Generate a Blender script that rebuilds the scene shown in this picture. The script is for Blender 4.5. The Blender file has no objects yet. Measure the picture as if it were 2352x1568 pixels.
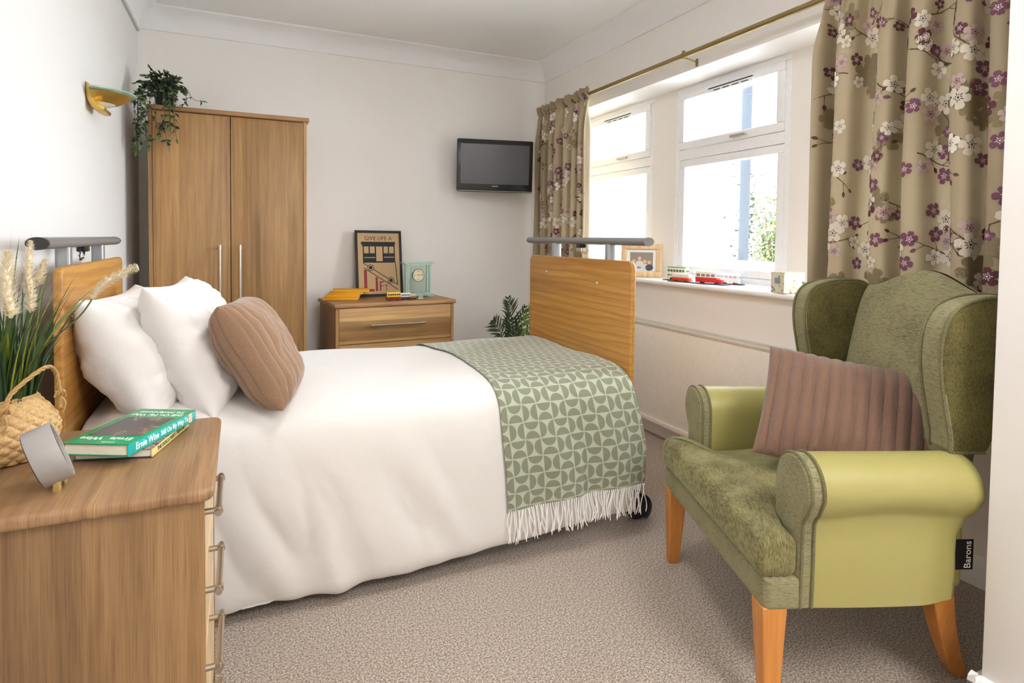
import bpy, bmesh, math, random
import numpy as np
from mathutils import Matrix, Vector, Euler, noise as mnoise
PI = math.pi
D = bpy.data
COL = bpy.context.scene.collection
random.seed(7)

# ------------------------------------------------------------------ camera
F_PX, YAW, PITCH, ROLL, SY, CAM_H = 1373.25, 0.4287, 0.036517, 0.0125346, 599.2, 1.2
def V(*a): return Vector(a)
_f = V(math.sin(YAW)*math.cos(PITCH), math.cos(YAW)*math.cos(PITCH), -math.sin(PITCH))
_r = V(math.cos(YAW), -math.sin(YAW), 0); _u = _r.cross(_f)
R2 = _r*math.cos(ROLL) + _u*math.sin(ROLL); U2 = _u*math.cos(ROLL) - _r*math.sin(ROLL)
cam_d = D.cameras.new('camera'); cam = D.objects.new('camera', cam_d); COL.objects.link(cam)
cam_d.sensor_width = 36; cam_d.lens = F_PX*36/2352; cam_d.shift_y = -(784-SY)/2352
cam_d.clip_start = 0.05
cam.matrix_world = Matrix(((R2.x, U2.x, -_f.x, 0), (R2.y, U2.y, -_f.y, 0), (R2.z, U2.z, -_f.z, CAM_H), (0, 0, 0, 1)))
bpy.context.scene.camera = cam

# ------------------------------------------------------------------ materials
def lin(c):
    return tuple((x/12.92 if x <= 0.04045 else ((x+0.055)/1.055)**2.4) for x in c)
def hexc(h):
    return lin(tuple(int(h[i:i+2], 16)/255 for i in (0, 2, 4)))
class NT:
    def __init__(s, name):
        s.m = D.materials.new(name); s.m.use_nodes = True; s.t = s.m.node_tree
        s.b = s.t.nodes['Principled BSDF']; s.out = s.t.nodes['Material Output']
    def n(s, typ, **kw):
        nd = s.t.nodes.new(typ)
        for k, v in kw.items():
            if k.startswith('i_'):
                key = k[2:].replace('_', ' ')
                nd.inputs[key].default_value = v
            else: setattr(nd, k, v)
        return nd
    def l(s, a, b): s.t.links.new(a, b)
    def coord(s, kind='Object', scale=(1, 1, 1), loc=(0, 0, 0), rot=(0, 0, 0)):
        tc = s.n('ShaderNodeTexCoord'); mp = s.n('ShaderNodeMapping')
        s.l(tc.outputs[kind], mp.inputs['Vector'])
        mp.inputs['Scale'].default_value = scale; mp.inputs['Location'].default_value = loc; mp.inputs['Rotation'].default_value = rot
        return mp.outputs['Vector']
    def noise(s, vec, scale, detail=2, rough=0.5, dist=0):
        nd = s.n('ShaderNodeTexNoise'); s.l(vec, nd.inputs['Vector'])
        nd.inputs['Scale'].default_value = scale; nd.inputs['Detail'].default_value = detail
        nd.inputs['Roughness'].default_value = rough; nd.inputs['Distortion'].default_value = dist
        return nd.outputs['Fac']
    def ramp(s, fac, stops, interp='LINEAR'):
        nd = s.n('ShaderNodeValToRGB'); s.l(fac, nd.inputs['Fac']); cr = nd.color_ramp; cr.interpolation = interp
        while len(cr.elements) < len(stops): cr.elements.new(0.5)
        for e, (p, c) in zip(cr.elements, stops):
            e.position = p; e.color = (*c, 1) if len(c) == 3 else c
        return nd.outputs['Color']
    def math(s, op, a, b=None, c=None):
        nd = s.n('ShaderNodeMath', operation=op)
        for i, x in enumerate((a, b, c)):
            if x is None: continue
            if isinstance(x, (int, float)): nd.inputs[i].default_value = x
            else: s.l(x, nd.inputs[i])
        return nd.outputs[0]
    def mix(s, fac, a, b, blend='MIX'):
        nd = s.n('ShaderNodeMix', data_type='RGBA', blend_type=blend)
        for i, x in ((0, fac), (6, a), (7, b)):
            if isinstance(x, (int, float)): nd.inputs[i].default_value = x
            elif isinstance(x, tuple): nd.inputs[i].default_value = (*x, 1) if len(x) == 3 else x
            else: s.l(x, nd.inputs[i])
        return nd.outputs[2]
    def bump(s, h, strength=0.3, dist=0.001):
        nd = s.n('ShaderNodeBump'); nd.inputs['Strength'].default_value = strength; nd.inputs['Distance'].default_value = dist
        s.l(h, nd.inputs['Height']); s.l(nd.outputs['Normal'], s.b.inputs['Normal'])
    def base(s, c):
        if isinstance(c, tuple): s.b.inputs['Base Color'].default_value = (*c, 1)
        else: s.l(c, s.b.inputs['Base Color'])
    def set(s, **kw):
        for k, v in kw.items(): s.b.inputs[k.replace('_', ' ')].default_value = v
        return s

def plain(name, hx, rough=0.5, metal=0.0, **kw):
    t = NT(name); c = hexc(hx)
    f = t.noise(t.coord('Object'), 40, 3)
    t.base(t.mix(f, tuple(x*0.93 for x in c), tuple(min(1, x*1.05) for x in c)))
    t.set(Roughness=rough, Metallic=metal, **kw)
    return t.m

def paint(name, hx, bump=0.05, rough=0.6):
    t = NT(name); c = hexc(hx)
    v = t.coord('Object')
    t.base(t.mix(t.noise(v, 3, 3), tuple(x*0.975 for x in c), c))
    t.set(Roughness=rough); t.bump(t.noise(v, 120, 3), bump, 0.002)
    return t.m

def wood(name, axis, dark, mid, light, plank=0.13, fine=1.0, cathedral=0.0, rough=0.45, off=(0, 0, 0)):
    """laminate with grain along axis (0,1,2)"""
    t = NT(name)
    def sc(al, ac):
        s = [ac]*3; s[axis] = al
        if 'top' in name: s[2] = al*3
        return tuple(s)
    d, m_, l_ = hexc(dark), hexc(mid), hexc(light)
    broad = t.noise(t.coord('Object', sc(0.35, 9), off), 1.0, 4, 0.6, 0.9)
    med = t.noise(t.coord('Object', sc(2.2, 55), off), 1.0, 4, 0.6, 0.4)
    fin = t.noise(t.coord('Object', sc(6, 560), off), 1.0, 3, 0.65)
    col = t.ramp(broad, [(0.34, tuple(x*0.72 for x in d)), (0.45, m_), (0.55, l_), (0.66, m_), (0.74, d)])
    col = t.mix(0.5, col, t.ramp(med, [(0.32, d), (0.5, m_), (0.66, l_)]))
    col = t.mix(t.math('MULTIPLY', t.ramp(fin, [(0.50, (0, 0, 0)), (0.64, (1, 1, 1))]), 0.36*fine), col, tuple(x*0.62 for x in d))
    if cathedral:
        w = t.n('ShaderNodeTexWave', wave_type='BANDS', bands_direction='XYZ'[(axis+1) % 3] if axis != 1 else 'Z')
        t.l(t.coord('Object', sc(0.9, 6.5), off), w.inputs['Vector'])
        w.inputs['Scale'].default_value = 1.5; w.inputs['Distortion'].default_value = 9; w.inputs['Detail'].default_value = 2.5; w.inputs['Detail Scale'].default_value = 0.75
        col = t.mix(t.math('MULTIPLY', t.ramp(w.outputs['Fac'], [(0.55, (0, 0, 0)), (0.95, (1, 1, 1))]), cathedral), col, d)
    # a few knots
    vo = t.n('ShaderNodeTexVoronoi', feature='F1'); t.l(t.coord('Object', sc(1.5, 5.2), (3.1, 1.7, 0.4)), vo.inputs['Vector']); vo.inputs['Scale'].default_value = 1.0
    kn = t.ramp(vo.outputs['Distance'], [(0.03, (1, 1, 1)), (0.11, (0, 0, 0))])
    col = t.mix(t.math('MULTIPLY', kn, 0.4), col, tuple(x*0.6 for x in d))
    if plank:
        sp = t.n('ShaderNodeSeparateXYZ'); t.l(t.coord('Object', loc=off), sp.inputs[0]); ac = {0: 2, 1: 0, 2: 0}[axis]
        wn = t.n('ShaderNodeTexWhiteNoise', noise_dimensions='1D')
        wob = t.math('MULTIPLY', t.noise(t.coord('Object', sc(0.8, 3)), 1.0, 2), 0.012)
        t.l(t.math('FLOOR', t.math('DIVIDE', t.math('ADD', sp.outputs[ac], wob), plank)), wn.inputs['W'])
        tint = t.ramp(wn.outputs['Value'], [(0.0, (0.66, 0.63, 0.60)), (0.35, (0.92, 0.90, 0.88)), (0.7, (1.10, 1.09, 1.06)), (1.0, (0.80, 0.77, 0.76))])
        col = t.mix(1.0, col, tint, 'MULTIPLY')
    t.base(col); t.set(Roughness=rough); t.bump(fin, 0.12, 0.0006)
    return t.m

OAK = ('84603a', 'a27a4c', 'ba925f')
M = {}
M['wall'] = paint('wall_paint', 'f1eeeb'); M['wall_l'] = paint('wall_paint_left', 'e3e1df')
M['ceiling'] = paint('ceiling_paint', 'f1f0ef'); M['gloss'] = plain('white_gloss', 'f4f5f6', 0.3)
M['coving'] = paint('coving_plaster', 'f0f0f1', 0.02)
M['upvc'] = plain('white_upvc', 'f4f6fa', 0.28)
M['oak_z'] = wood('oak_vertical', 2, *OAK); M['oak_x'] = wood('oak_horizontal', 0, '9c7648', 'b98f5a', 'cfa970', off=(0.3, 2, 1))
M['oak_y'] = wood('oak_top', 1, '7b5b3e', '91704d', 'a78560', fine=1.5, cathedral=0.25, off=(1, 0, 0))
M['oak_xt'] = wood('oak_far_top', 0, '8a6442', 'a27a52', 'b98f62')
M['oak_zn'] = wood('oak_near_side', 2, '785a3b', '8f6e49', 'a5845c', fine=1.4, off=(0.2, 0.7, 0))
M['beech'] = wood('oak_bed_board', 1, '9c6b30', 'b3803e', 'c6934c', cathedral=0.5, fine=0.9, rough=0.35, plank=0)
M['leg'] = wood('chair_leg_beech', 2, 'b06a2c', 'c47e3c', 'd2904a', fine=0.5, rough=0.3, plank=0)
M['pine'] = wood('pale_frame_wood', 2, 'd0a878', 'dfbb8e', 'e8cba2', fine=0.5, plank=0)
M['pale'] = wood('pale_edge', 2, 'cfae80', 'dcc094', 'e6cfa6', fine=0.4, plank=0)
M['steel'] = plain('brushed_steel', 'c9c4bb', 0.28, 1.0); M['chrome'] = plain('chrome', 'dcdcdc', 0.12, 1.0)
M['nickel'] = plain('satin_nickel', 'b5a999', 0.32, 1.0)
M['brass'] = plain('brushed_brass', 'c9a557', 0.35, 0.85); M['rodbrass'] = plain('antique_brass_rod', 'a38f5f', 0.28, 0.8)
M['gold'] = plain('gold_leg', 'e0c98c', 0.25, 0.9)
M['railgrey'] = plain('grey_rail_coating', '7d7b7a', 0.42, 0.1); M['alu'] = plain('grey_aluminium_post', 'a3a7ab', 0.35, 0.6)
M['black'] = plain('black_plastic', '17171a', 0.25); M['blackmatt'] = plain('black_matt', '232020', 0.6)
M['capblack'] = plain('black_end_cap', '2b2826', 0.5)
M['screen'] = plain('tv_screen', '4a4b50', 0.22); M['white'] = plain('white_print', 'f4f4f2', 0.5)
M['pillow'] = None

def cloth(name, hx, scale=900, rough=0.85, bs=0.25, sheen=0.2, wr=0.0):
    t = NT(name); c = hexc(hx); v = t.coord('Object')
    n1 = t.noise(t.coord('Object', (1, 1, 0.25)), scale, 2)
    t.base(t.mix(n1, tuple(x*0.93 for x in c), tuple(min(1, x*1.03) for x in c)))
    t.set(Roughness=rough); t.b.inputs['Sheen Weight'].default_value = sheen
    h = n1
    if wr: h = t.math('ADD', t.math('MULTIPLY', n1, 0.05), t.noise(v, 9, 3, 0.5, 0.8))
    t.bump(h, bs, 0.001 if not wr else wr)
    return t.m
M['duvet'] = cloth('white_duvet_cotton', 'dedbd7', 700, wr=0.010, bs=0.22)
M['pillow'] = cloth('white_pillow_cotton', 'e9e7e5', 700, wr=0.012, bs=0.30)

def plush(name, hx):
    t = NT(name); c = hexc(hx); v = t.coord('Object')
    n1 = t.noise(v, 230, 4, 0.8); n2 = t.noise(v, 28, 3)
    col = t.mix(n1, tuple(x*0.45 for x in c), tuple(min(1, x*1.5) for x in c))
    t.base(t.mix(t.math('MULTIPLY', n2, 0.35), col, tuple(x*0.8 for x in c)))
    t.set(Roughness=0.95); t.b.inputs['Sheen Weight'].default_value = 0.5; t.b.inputs['Sheen Roughness'].default_value = 0.4
    t.bump(n1, 0.6, 0.003); return t.m
M['plush'] = plush('mocha_plush', '97785f'); M['plush2'] = plush('mauve_brown_plush', '80614f')

def chenille(name, dark, light, sc=(60, 60, 420), sheen=0.6, thr=(0.35, 0.62), kind='Object', patch=0.5):
    t = NT(name); d, l_ = hexc(dark), hexc(light)
    n1 = t.noise(t.coord(kind, sc), 1.0, 3, 0.7, 0.5)
    n3 = t.noise(t.coord(kind), 700, 2)
    n2 = t.noise(t.coord(kind), 9, 3, 0.6)
    f = t.math('ADD', n1, t.math('MULTIPLY', t.math('SUBTRACT', n2, 0.5), patch))
    col = t.ramp(f, [(thr[0], d), (thr[1], l_)])
    t.base(t.mix(t.math('MULTIPLY', n3, 0.3), col, d))
    t.set(Roughness=0.9); t.b.inputs['Sheen Weight'].default_value = sheen; t.b.inputs['Sheen Roughness'].default_value = 0.35
    t.b.inputs['Sheen Tint'].default_value = (*hexc('d8d8a8'), 1)
    t.bump(t.math('ADD', n1, n3), 0.4, 0.0012); return t.m
M['chen'] = chenille('green_chenille', '5a543a', '96906c', sc=(60, 60, 430), sheen=0.2, thr=(0.28, 0.56), patch=0.35)
M['velv'] = chenille('olive_velvet_seat', '514b27', '8f885c', sc=(70, 420, 70), sheen=0.6, patch=0.7)
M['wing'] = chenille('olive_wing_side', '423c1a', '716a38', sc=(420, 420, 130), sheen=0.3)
M['pipe'] = chenille('green_piping', '5b573e', '7d7854', sc=(300, 300, 300), sheen=0.2)
def vinyl():
    t = NT('lime_green_vinyl'); c = hexc('a29b5d'); v = t.coord('Object')
    t.base(t.mix(t.noise(v, 7, 3), tuple(x*0.95 for x in c), tuple(x*1.04 for x in c)))
    t.set(Roughness=0.38); t.bump(t.noise(v, 500, 2), 0.12, 0.0005); return t.m
M['vinyl'] = vinyl()
def carpet():
    t = NT('beige_fleck_carpet'); v = t.coord('Object')
    n1 = t.noise(v, 170, 3, 0.75); n2 = t.noise(v, 1.7, 3, 0.5); n3 = t.noise(v, 420, 2, 0.5)
    s = t.math('ADD', t.math('MULTIPLY', n1, 0.65), t.math('MULTIPLY', n3, 0.35))
    col = t.ramp(s, [(0.39, hexc('463931')), (0.46, hexc('837365')), (0.52, hexc('aa9b8d')), (0.60, hexc('d6ccc1'))])
    col = t.mix(t.math('MULTIPLY', n2, 0.22), col, hexc('8d7c6f'))
    t.base(col); t.set(Roughness=0.98); t.b.inputs['Sheen Weight'].default_value = 0.3
    t.bump(s, 0.6, 0.003); return t.m
M['carpet'] = carpet()

def throw_mat():
    t = NT('sage_throw_weave')
    uv = t.n('ShaderNodeUVMap'); sp = t.n('ShaderNodeSeparateXYZ'); t.l(uv.outputs['UV'], sp.inputs['Vector'])
    u, v = sp.outputs['X'], sp.outputs['Y']
    fu, fv = t.math('FLOOR', u), t.math('FLOOR', v)
    par = t.math('ABSOLUTE', t.math('MODULO', t.math('ADD', fu, fv), 2.0))
    lu = t.math('SUBTRACT', t.math('SUBTRACT', u, fu), 0.5); lv = t.math('SUBTRACT', t.math('SUBTRACT', v, fv), 0.5)
    ip = t.math('SUBTRACT', 1.0, par)
    a = t.math('ADD', t.math('MULTIPLY', lu, ip), t.math('MULTIPLY', lv, par))
    b = t.math('ABSOLUTE', t.math('ADD', t.math('MULTIPLY', lv, ip), t.math('MULTIPLY', lu, par)))
    db = t.math('SUBTRACT', 0.5, b)
    dist = t.math('SQRT', t.math('ADD', t.math('MULTIPLY', a, a), t.math('MULTIPLY', db, db)))
    ins = t.math('MULTIPLY', t.math('LESS_THAN', dist, 0.465), t.math('GREATER_THAN', db, 0.022))
    wv = t.noise(t.coord('UV', (22, 22, 22)), 6.0, 2)
    g = t.mix(wv, hexc('6c7059'), hexc('8c9079')); cr = t.mix(wv, hexc('a2a68f'), hexc('b9bda8'))
    t.base(t.mix(ins, cr, g)); t.set(Roughness=0.8); t.b.inputs['Sheen Weight'].default_value = 0.35
    t.bump(wv, 0.3, 0.0008); return t.m
M['throw'] = throw_mat()
M['fringe'] = cloth('cream_fringe_yarn', 'f6f3ee', 900)

def glass_mat(name, tint, rough=0.0, ior=1.45, strength=0.9):
    t = NT(name)
    tr = t.n('ShaderNodeBsdfTransparent'); tr.inputs['Color'].default_value = (*lin(tint), 1)
    gl = t.n('ShaderNodeBsdfGlossy'); gl.inputs['Roughness'].default_value = rough
    fr = t.n('ShaderNodeFresnel'); fr.inputs['IOR'].default_value = ior
    mx = t.n('ShaderNodeMixShader'); t.l(t.math('MULTIPLY', fr.outputs[0], strength), mx.inputs[0])
    t.l(tr.outputs[0], mx.inputs[1]); t.l(gl.outputs[0], mx.inputs[2]); t.l(mx.outputs[0], t.out.inputs['Surface'])
    return t.m
M['pane'] = glass_mat('window_glass', (0.985, 0.99, 0.99))
M['cglass'] = glass_mat('green_clock_glass', (0.95, 0.985, 0.97)); M['dglass'] = plain('frosted_bowl', 'e9ebe2', 0.3)
M['edgeglass'] = NT('glass_edge').m
def _edge():
    t = NT('green_glass_edge'); c = hexc('e0f3ea'); t.base(c); t.set(Roughness=0.08)
    tr = t.n('ShaderNodeBsdfTransparent'); tr.inputs['Color'].default_value = (*hexc('e2f5ec'), 1); mx = t.n('ShaderNodeMixShader'); mx.inputs[0].default_value = 0.5
    t.l(tr.outputs[0], mx.inputs[1]); t.l(t.b.outputs[0], mx.inputs[2]); t.l(mx.outputs[0], t.out.inputs['Surface']); return t.m
M['edgeglass'] = _edge()
M['frostglass'] = plain('sea_green_glass_rim', '8fb3a6', 0.15)

def leafmat(name, a, b, rough=0.45):
    t = NT(name); t.base(t.mix(t.noise(t.coord('Object'), 30, 2), hexc(a), hexc(b))); t.set(Roughness=rough)
    t.b.inputs['Subsurface Weight'].default_value = 0.0
    return t.m
M['ivy'] = leafmat('ivy_leaf', '18241a', '2b3a26'); M['ivyl'] = leafmat('ivy_leaf_light', '3f5a24', '587a33')
M['palm_d'] = leafmat('palm_dark', '2c3c22', '41532f'); M['palm_l'] = leafmat('palm_light', '5c7d34', '7da04c')
M['grass'] = leafmat('grass_blade', '2f4620', '4d6a2e', 0.35); M['grassd'] = leafmat('grass_blade_dark', '1f3420', '35502e', 0.35); M['grassy'] = leafmat('grass_blade_yellow', '7f8424', '9d9a2e', 0.4)
M['plume'] = plain('cream_plume', 'f0e6cf', 0.9); M['stem'] = leafmat('stem_green', '3a4a22', '52602f')
M['wicker'] = None
def wicker():
    t = NT('woven_seagrass'); v = t.coord('UV')
    n = t.noise(t.coord('UV', (3, 40, 1)), 3, 2)
    t.base(t.ramp(n, [(0.3, hexc('a98450')), (0.55, hexc('c8a570')), (0.75, hexc('dcc090'))])); t.set(Roughness=0.6)
    t.bump(n, 0.4, 0.001); return t.m
M['wicker'] = wicker()

# ------------------------------------------------------------------ mesh builder
class MB:
    def __init__(s): s.v = []; s.f = []; s.mi = []; s.uv = {}; s.T = Matrix.Identity(4)
    def add(s, vs, fs, m=0, uvs=None):
        o = len(s.v)
        for p in vs: s.v.append(s.T @ Vector(p))
        for k, f in enumerate(fs):
            if uvs is not None: s.uv[len(s.f)] = [uvs[i] for i in f]
            s.f.append(tuple(o+i for i in f)); s.mi.append(m)
        return o
    def bm(s, b, m=0):
        b.verts.ensure_lookup_table(); b.verts.index_update()
        s.add([v.co.copy() for v in b.verts], [tuple(v.index for v in f.verts) for f in b.faces], m); b.free()
    def box(s, x0, x1, y0, y1, z0, z1, m=0, r=0.0, seg=2):
        b = bmesh.new(); bmesh.ops.create_cube(b, size=1)
        for v in b.verts:
            v.co = Vector(((x0+x1)/2+v.co.x*(x1-x0), (y0+y1)/2+v.co.y*(y1-y0), (z0+z1)/2+v.co.z*(z1-z0)))
        if r: bmesh.ops.bevel(b, geom=b.edges[:], offset=r, segments=seg, profile=0.5, affect='EDGES')
        s.bm(b, m)
    def prism(s, pts, h0, h1, m=0, ax=2, r=0.0, seg=2):
        """polygon pts (a,b) extruded along axis ax from h0 to h1. ax=2:(x,y) ax=1:(x,z) ax=0:(y,z)"""
        b = bmesh.new()
        def P(a, c, h): return (a, c, h) if ax == 2 else ((a, h, c) if ax == 1 else (h, a, c))
        lo = [b.verts.new(P(a, c, h0)) for a, c in pts]; hi = [b.verts.new(P(a, c, h1)) for a, c in pts]
        n = len(pts); b.faces.new(lo); b.faces.new(hi[::-1])
        for i in range(n): b.faces.new((lo[i], hi[i], hi[(i+1) % n], lo[(i+1) % n]))
        bmesh.ops.recalc_face_normals(b, faces=b.faces[:])
        if r:
            es = [e for e in b.edges if all(v in lo for v in e.verts) or all(v in hi for v in e.verts)]
            bmesh.ops.bevel(b, geom=es, offset=r, segments=seg, profile=0.5, affect='EDGES', clamp_overlap=True)
        s.bm(b, m)
    def tube(s, path, r, seg=10, m=0, cap=True, flat=None, up=None):
        path = [Vector(p) for p in path]; n = len(path)
        rs = r if isinstance(r, (list, tuple)) else [r]*n
        vs = []; t0 = (path[1]-path[0]).normalized()
        a = Vector(up) if up else (Vector((0, 0, 1)) if abs(t0.z) < 0.9 else Vector((1, 0, 0)))
        a = (a - t0*a.dot(t0)).normalized()
        for i, p in enumerate(path):
            t = (path[min(i+1, n-1)]-path[max(i-1, 0)]).normalized()
            a = (a - t*a.dot(t)); a = a.normalized() if a.length > 1e-6 else Vector((1, 0, 0))
            b = t.cross(a)
            fa, fb = flat if flat else (1, 1)
            for k in range(seg):
                th = 2*PI*k/seg; vs.append(p + a*math.cos(th)*rs[i]*fa + b*math.sin(th)*rs[i]*fb)
        fs = [(i*seg+k, i*seg+(k+1) % seg, (i+1)*seg+(k+1) % seg, (i+1)*seg+k) for i in range(n-1) for k in range(seg)]
        if cap: fs += [tuple(range(seg))[::-1], tuple((n-1)*seg+k for k in range(seg))]
        s.add(vs, fs, m)
    def lathe(s, prof, seg=24, c=(0, 0, 0), m=0, a0=0, a1=2*PI, axis='Z'):
        full = abs(a1-a0-2*PI) < 1e-6; ns = seg if full else seg+1; vs = []
        for r, z in prof:
            for k in range(ns):
                th = a0+(a1-a0)*k/seg; x, y = r*math.cos(th), r*math.sin(th)
                p = (x, y, z) if axis == 'Z' else ((z, x, y) if axis == 'X' else (y, z, x))
                vs.append((c[0]+p[0], c[1]+p[1], c[2]+p[2]))
        fs = []
        for i in range(len(prof)-1):
            for k in range(seg):
                k2 = (k+1) % ns if full else k+1
                fs.append((i*ns+k, i*ns+k2, (i+1)*ns+k2, (i+1)*ns+k))
        s.add(vs, fs, m)
    def grid(s, nu, nv, fn, m=0, uv=None, closeu=False, flip=False):
        vs = []; uvs = [] if uv else None
        for i in range(nu+1):
            for j in range(nv+1):
                a, b = i/nu, j/nv; vs.append(fn(a, b))
                if uv: uvs.append(uv(a, b))
        w = nv+1
        fs = [(i*w+j, (i+1)*w+j, (i+1)*w+j+1, i*w+j+1) for i in range(nu) for j in range(nv)]
        if flip: fs = [f[::-1] for f in fs]
        s.add(vs, fs, m, uvs)
    def pad(s, outline, h0, h1, r, crown=0.0, ax=2, m=0, crown0=0.0, shear=None, center=None, rings=4, caprings=8):
        """cushion like solid: outline polygon, rounded rims, crowned caps. shear(a,b,h)->point"""
        pts = [Vector(p) for p in outline]; n = len(pts)
        area = sum(pts[i].x*pts[(i+1) % n].y-pts[(i+1) % n].x*pts[i].y for i in range(n))
        if area < 0: pts.reverse()
        nr = []
        for i in range(n):
            e = pts[(i+1) % n]-pts[i-1]; nr.append(Vector((e.y, -e.x)).normalized())
        cen = Vector(center) if center else sum(pts, Vector((0, 0)))/n
        lay = []
        for side, hh, cr in ((0, h0, crown0), (1, h1, crown)):
            L = []
            for k in range(rings+1):
                th = (PI/2)*k/rings
                ins = r*(1-math.cos(th)); dz = r*(1-math.sin(th))
                L.append(([p-q*ins for p, q in zip(pts, nr)], hh-dz if side else hh+dz))
            inner = L[-1][0]; C = []
            for k in range(1, caprings+1):
                tt = k/caprings
                C.append(([cen+(p-cen)*(1-tt) for p in inner], (hh + cr*(1-(1-tt)**2.4)) if side else hh-cr*(1-(1-tt)**2.4)))
            lay.append(L+C)
        seq = lay[0][::-1]+lay[1]
        def P(a, c, h):
            if shear: return shear(a, c, h)
            return (a, c, h) if ax == 2 else ((a, h, c) if ax == 1 else (h, a, c))
        vs = [P(p.x, p.y, h) for ring, h in seq for p in ring]
        fs = [(i*n+k, i*n+(k+1) % n, (i+1)*n+(k+1) % n, (i+1)*n+k) for i in range(len(seq)-1) for k in range(n)]
        s.add(vs, fs, m)
    def text(s, body, size, T, m=0, ext=0.0004, align='CENTER', sx=1.0, bold=0.0):
        cu = D.curves.new('t', 'FONT'); cu.body = body; cu.size = size; cu.align_x = align; cu.align_y = 'CENTER'; cu.extrude = ext; cu.offset = bold; cu.resolution_u = 3
        ob = D.objects.new('t', cu); me = D.meshes.new_from_object(ob)
        old = s.T; s.T = old @ T @ Matrix.Diagonal((sx, 1, 1, 1))
        s.add([v.co.copy() for v in me.vertices], [tuple(p.vertices) for p in me.polygons], m); s.T = old
        D.objects.remove(ob); D.curves.remove(cu); D.meshes.remove(me)
    def build(s, name, mats, parent=None, world=False, origin=None, ang=38, smooth=True, recalc=True):
        me = D.meshes.new(name)
        vs = s.v
        if world and parent is not None:
            inv = WM[parent.name].inverted(); vs = [inv @ p for p in vs]
        if origin is not None:
            o = Vector(origin); vs = [p-o for p in vs]
        me.from_pydata([tuple(p) for p in vs], [], s.f)
        if not isinstance(mats, (list, tuple)): mats = [mats]
        for m_ in mats: me.materials.append(M[m_] if isinstance(m_, str) else m_)
        me.polygons.foreach_set('material_index', s.mi)
        if s.uv:
            ul = me.uv_layers.new(name='UVMap')
            for fi, uvs in s.uv.items():
                ls = me.polygons[fi].loop_start
                for k, q in enumerate(uvs): ul.data[ls+k].uv = q
        if recalc:
            b = bmesh.new(); b.from_mesh(me)
            bmesh.ops.remove_doubles(b, verts=b.verts[:], dist=1e-6)
            bmesh.ops.recalc_face_normals(b, faces=b.faces[:]); b.to_mesh(me); b.free()
        if smooth:
            me.polygons.foreach_set('use_smooth', [True]*len(me.polygons)); me.set_sharp_from_angle(angle=math.radians(ang))
        me.update()
        ob = D.objects.new(name, me); COL.objects.link(ob)
        if origin is not None: ob.location = origin; WM[ob.name] = Matrix.Translation(origin)
        elif parent is None: WM[ob.name] = Matrix.Identity(4)
        if parent is not None: ob.parent = parent; WM[ob.name] = WM[parent.name]
        return ob
WM = {}
def tag(o, label, cat, group=None, kind=None):
    o['label'] = label; o['category'] = cat
    if group: o['group'] = group
    if kind: o['kind'] = kind
    return o
def thing(name, label, cat, loc=(0, 0, 0), rotz=0.0, group=None, rot=None):
    o = D.objects.new(name, None); COL.objects.link(o); o.empty_display_size = 0.05
    o.location = loc; o.rotation_euler = rot if rot else (0, 0, rotz)
    WM[o.name] = Matrix.Translation(loc) @ (Euler(rot).to_matrix().to_4x4() if rot else Matrix.Rotation(rotz, 4, 'Z'))
    return tag(o, label, cat, group)
def struct(name, mb, mats, **kw):
    o = mb.build(name, mats, **kw); o['kind'] = 'structure'; return o
def sub(o, lab): o['label'] = lab; return o
def TR(loc=(0, 0, 0), rot=(0, 0, 0)): return Matrix.Translation(loc) @ Euler(rot).to_matrix().to_4x4()
def lerp(a, b, t): return a+(b-a)*t
def sstep(a, b, x):
    t = max(0, min(1, (x-a)/(b-a))); return t*t*(3-2*t)
def spline(pts, n=8, closed=False):
    """Catmull-Rom through pts"""
    P = [Vector(p) for p in pts]; out = []; N = len(P)
    rng = range(N if closed else N-1)
    for i in rng:
        if closed: a, b, c, d = P[i-1], P[i], P[(i+1) % N], P[(i+2) % N]
        else: a, b, c, d = P[max(i-1, 0)], P[i], P[i+1], P[min(i+2, N-1)]
        for k in range(n):
            t = k/n
            out.append(0.5*((2*b)+(c-a)*t+(2*a-5*b+4*c-d)*t*t+(3*b-a-3*c+d)*t**3))
    if not closed: out.append(P[-1])
    return out
def rrect(x0, x1, y0, y1, r, n=6):
    out = []
    for cx, cy, a in ((x1-r, y1-r, 0), (x0+r, y1-r, PI/2), (x0+r, y0+r, PI), (x1-r, y0+r, 3*PI/2)):
        for k in range(n+1):
            th = a+PI/2*k/n; out.append((cx+r*math.cos(th), cy+r*math.sin(th)))
    return out

# ================================================================== THE ROOM
XL, XR, YB, CE = -0.59, 2.37, 4.555, 2.66
XO = 2.80                      # outer face of window wall
Y0, Y1, ZS, ZT = 1.12, 4.30, 0.93, 2.185     # window opening
b = MB(); b.box(XL-0.1, XO, -1.9, YB+0.1, -0.1, 0.0); struct('floor', b, 'carpet', smooth=False)
b = MB(); b.box(XL-0.1, XO, -1.9, YB+0.1, CE, CE+0.1); struct('ceiling', b, 'ceiling', smooth=False)
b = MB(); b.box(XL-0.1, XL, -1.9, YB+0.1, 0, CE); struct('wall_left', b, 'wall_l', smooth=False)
b = MB(); b.box(XL, XR, YB, YB+0.1, 0, CE); struct('wall_back', b, 'wall', smooth=False)
b = MB(); b.box(XL, XO, -1.9, -1.8, 0, CE); struct('wall_front', b, 'wall', smooth=False)
b = MB()
b.box(XR, XO, -1.8, YB+0.1, 0, ZS); b.box(XR, XO, -1.8, YB+0.1, ZT, CE)
b.box(XR, XO, -1.8, Y0, ZS, ZT); b.box(XR, XO, Y1, YB+0.1, ZS, ZT)
for a, c in ((2.015, 2.245), (3.14, 3.37)): b.box(2.605, XO, a, c, ZS, ZT)
struct('wall_right', b, 'wall', smooth=False)
PX, PY = 1.662, 0.822
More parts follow.
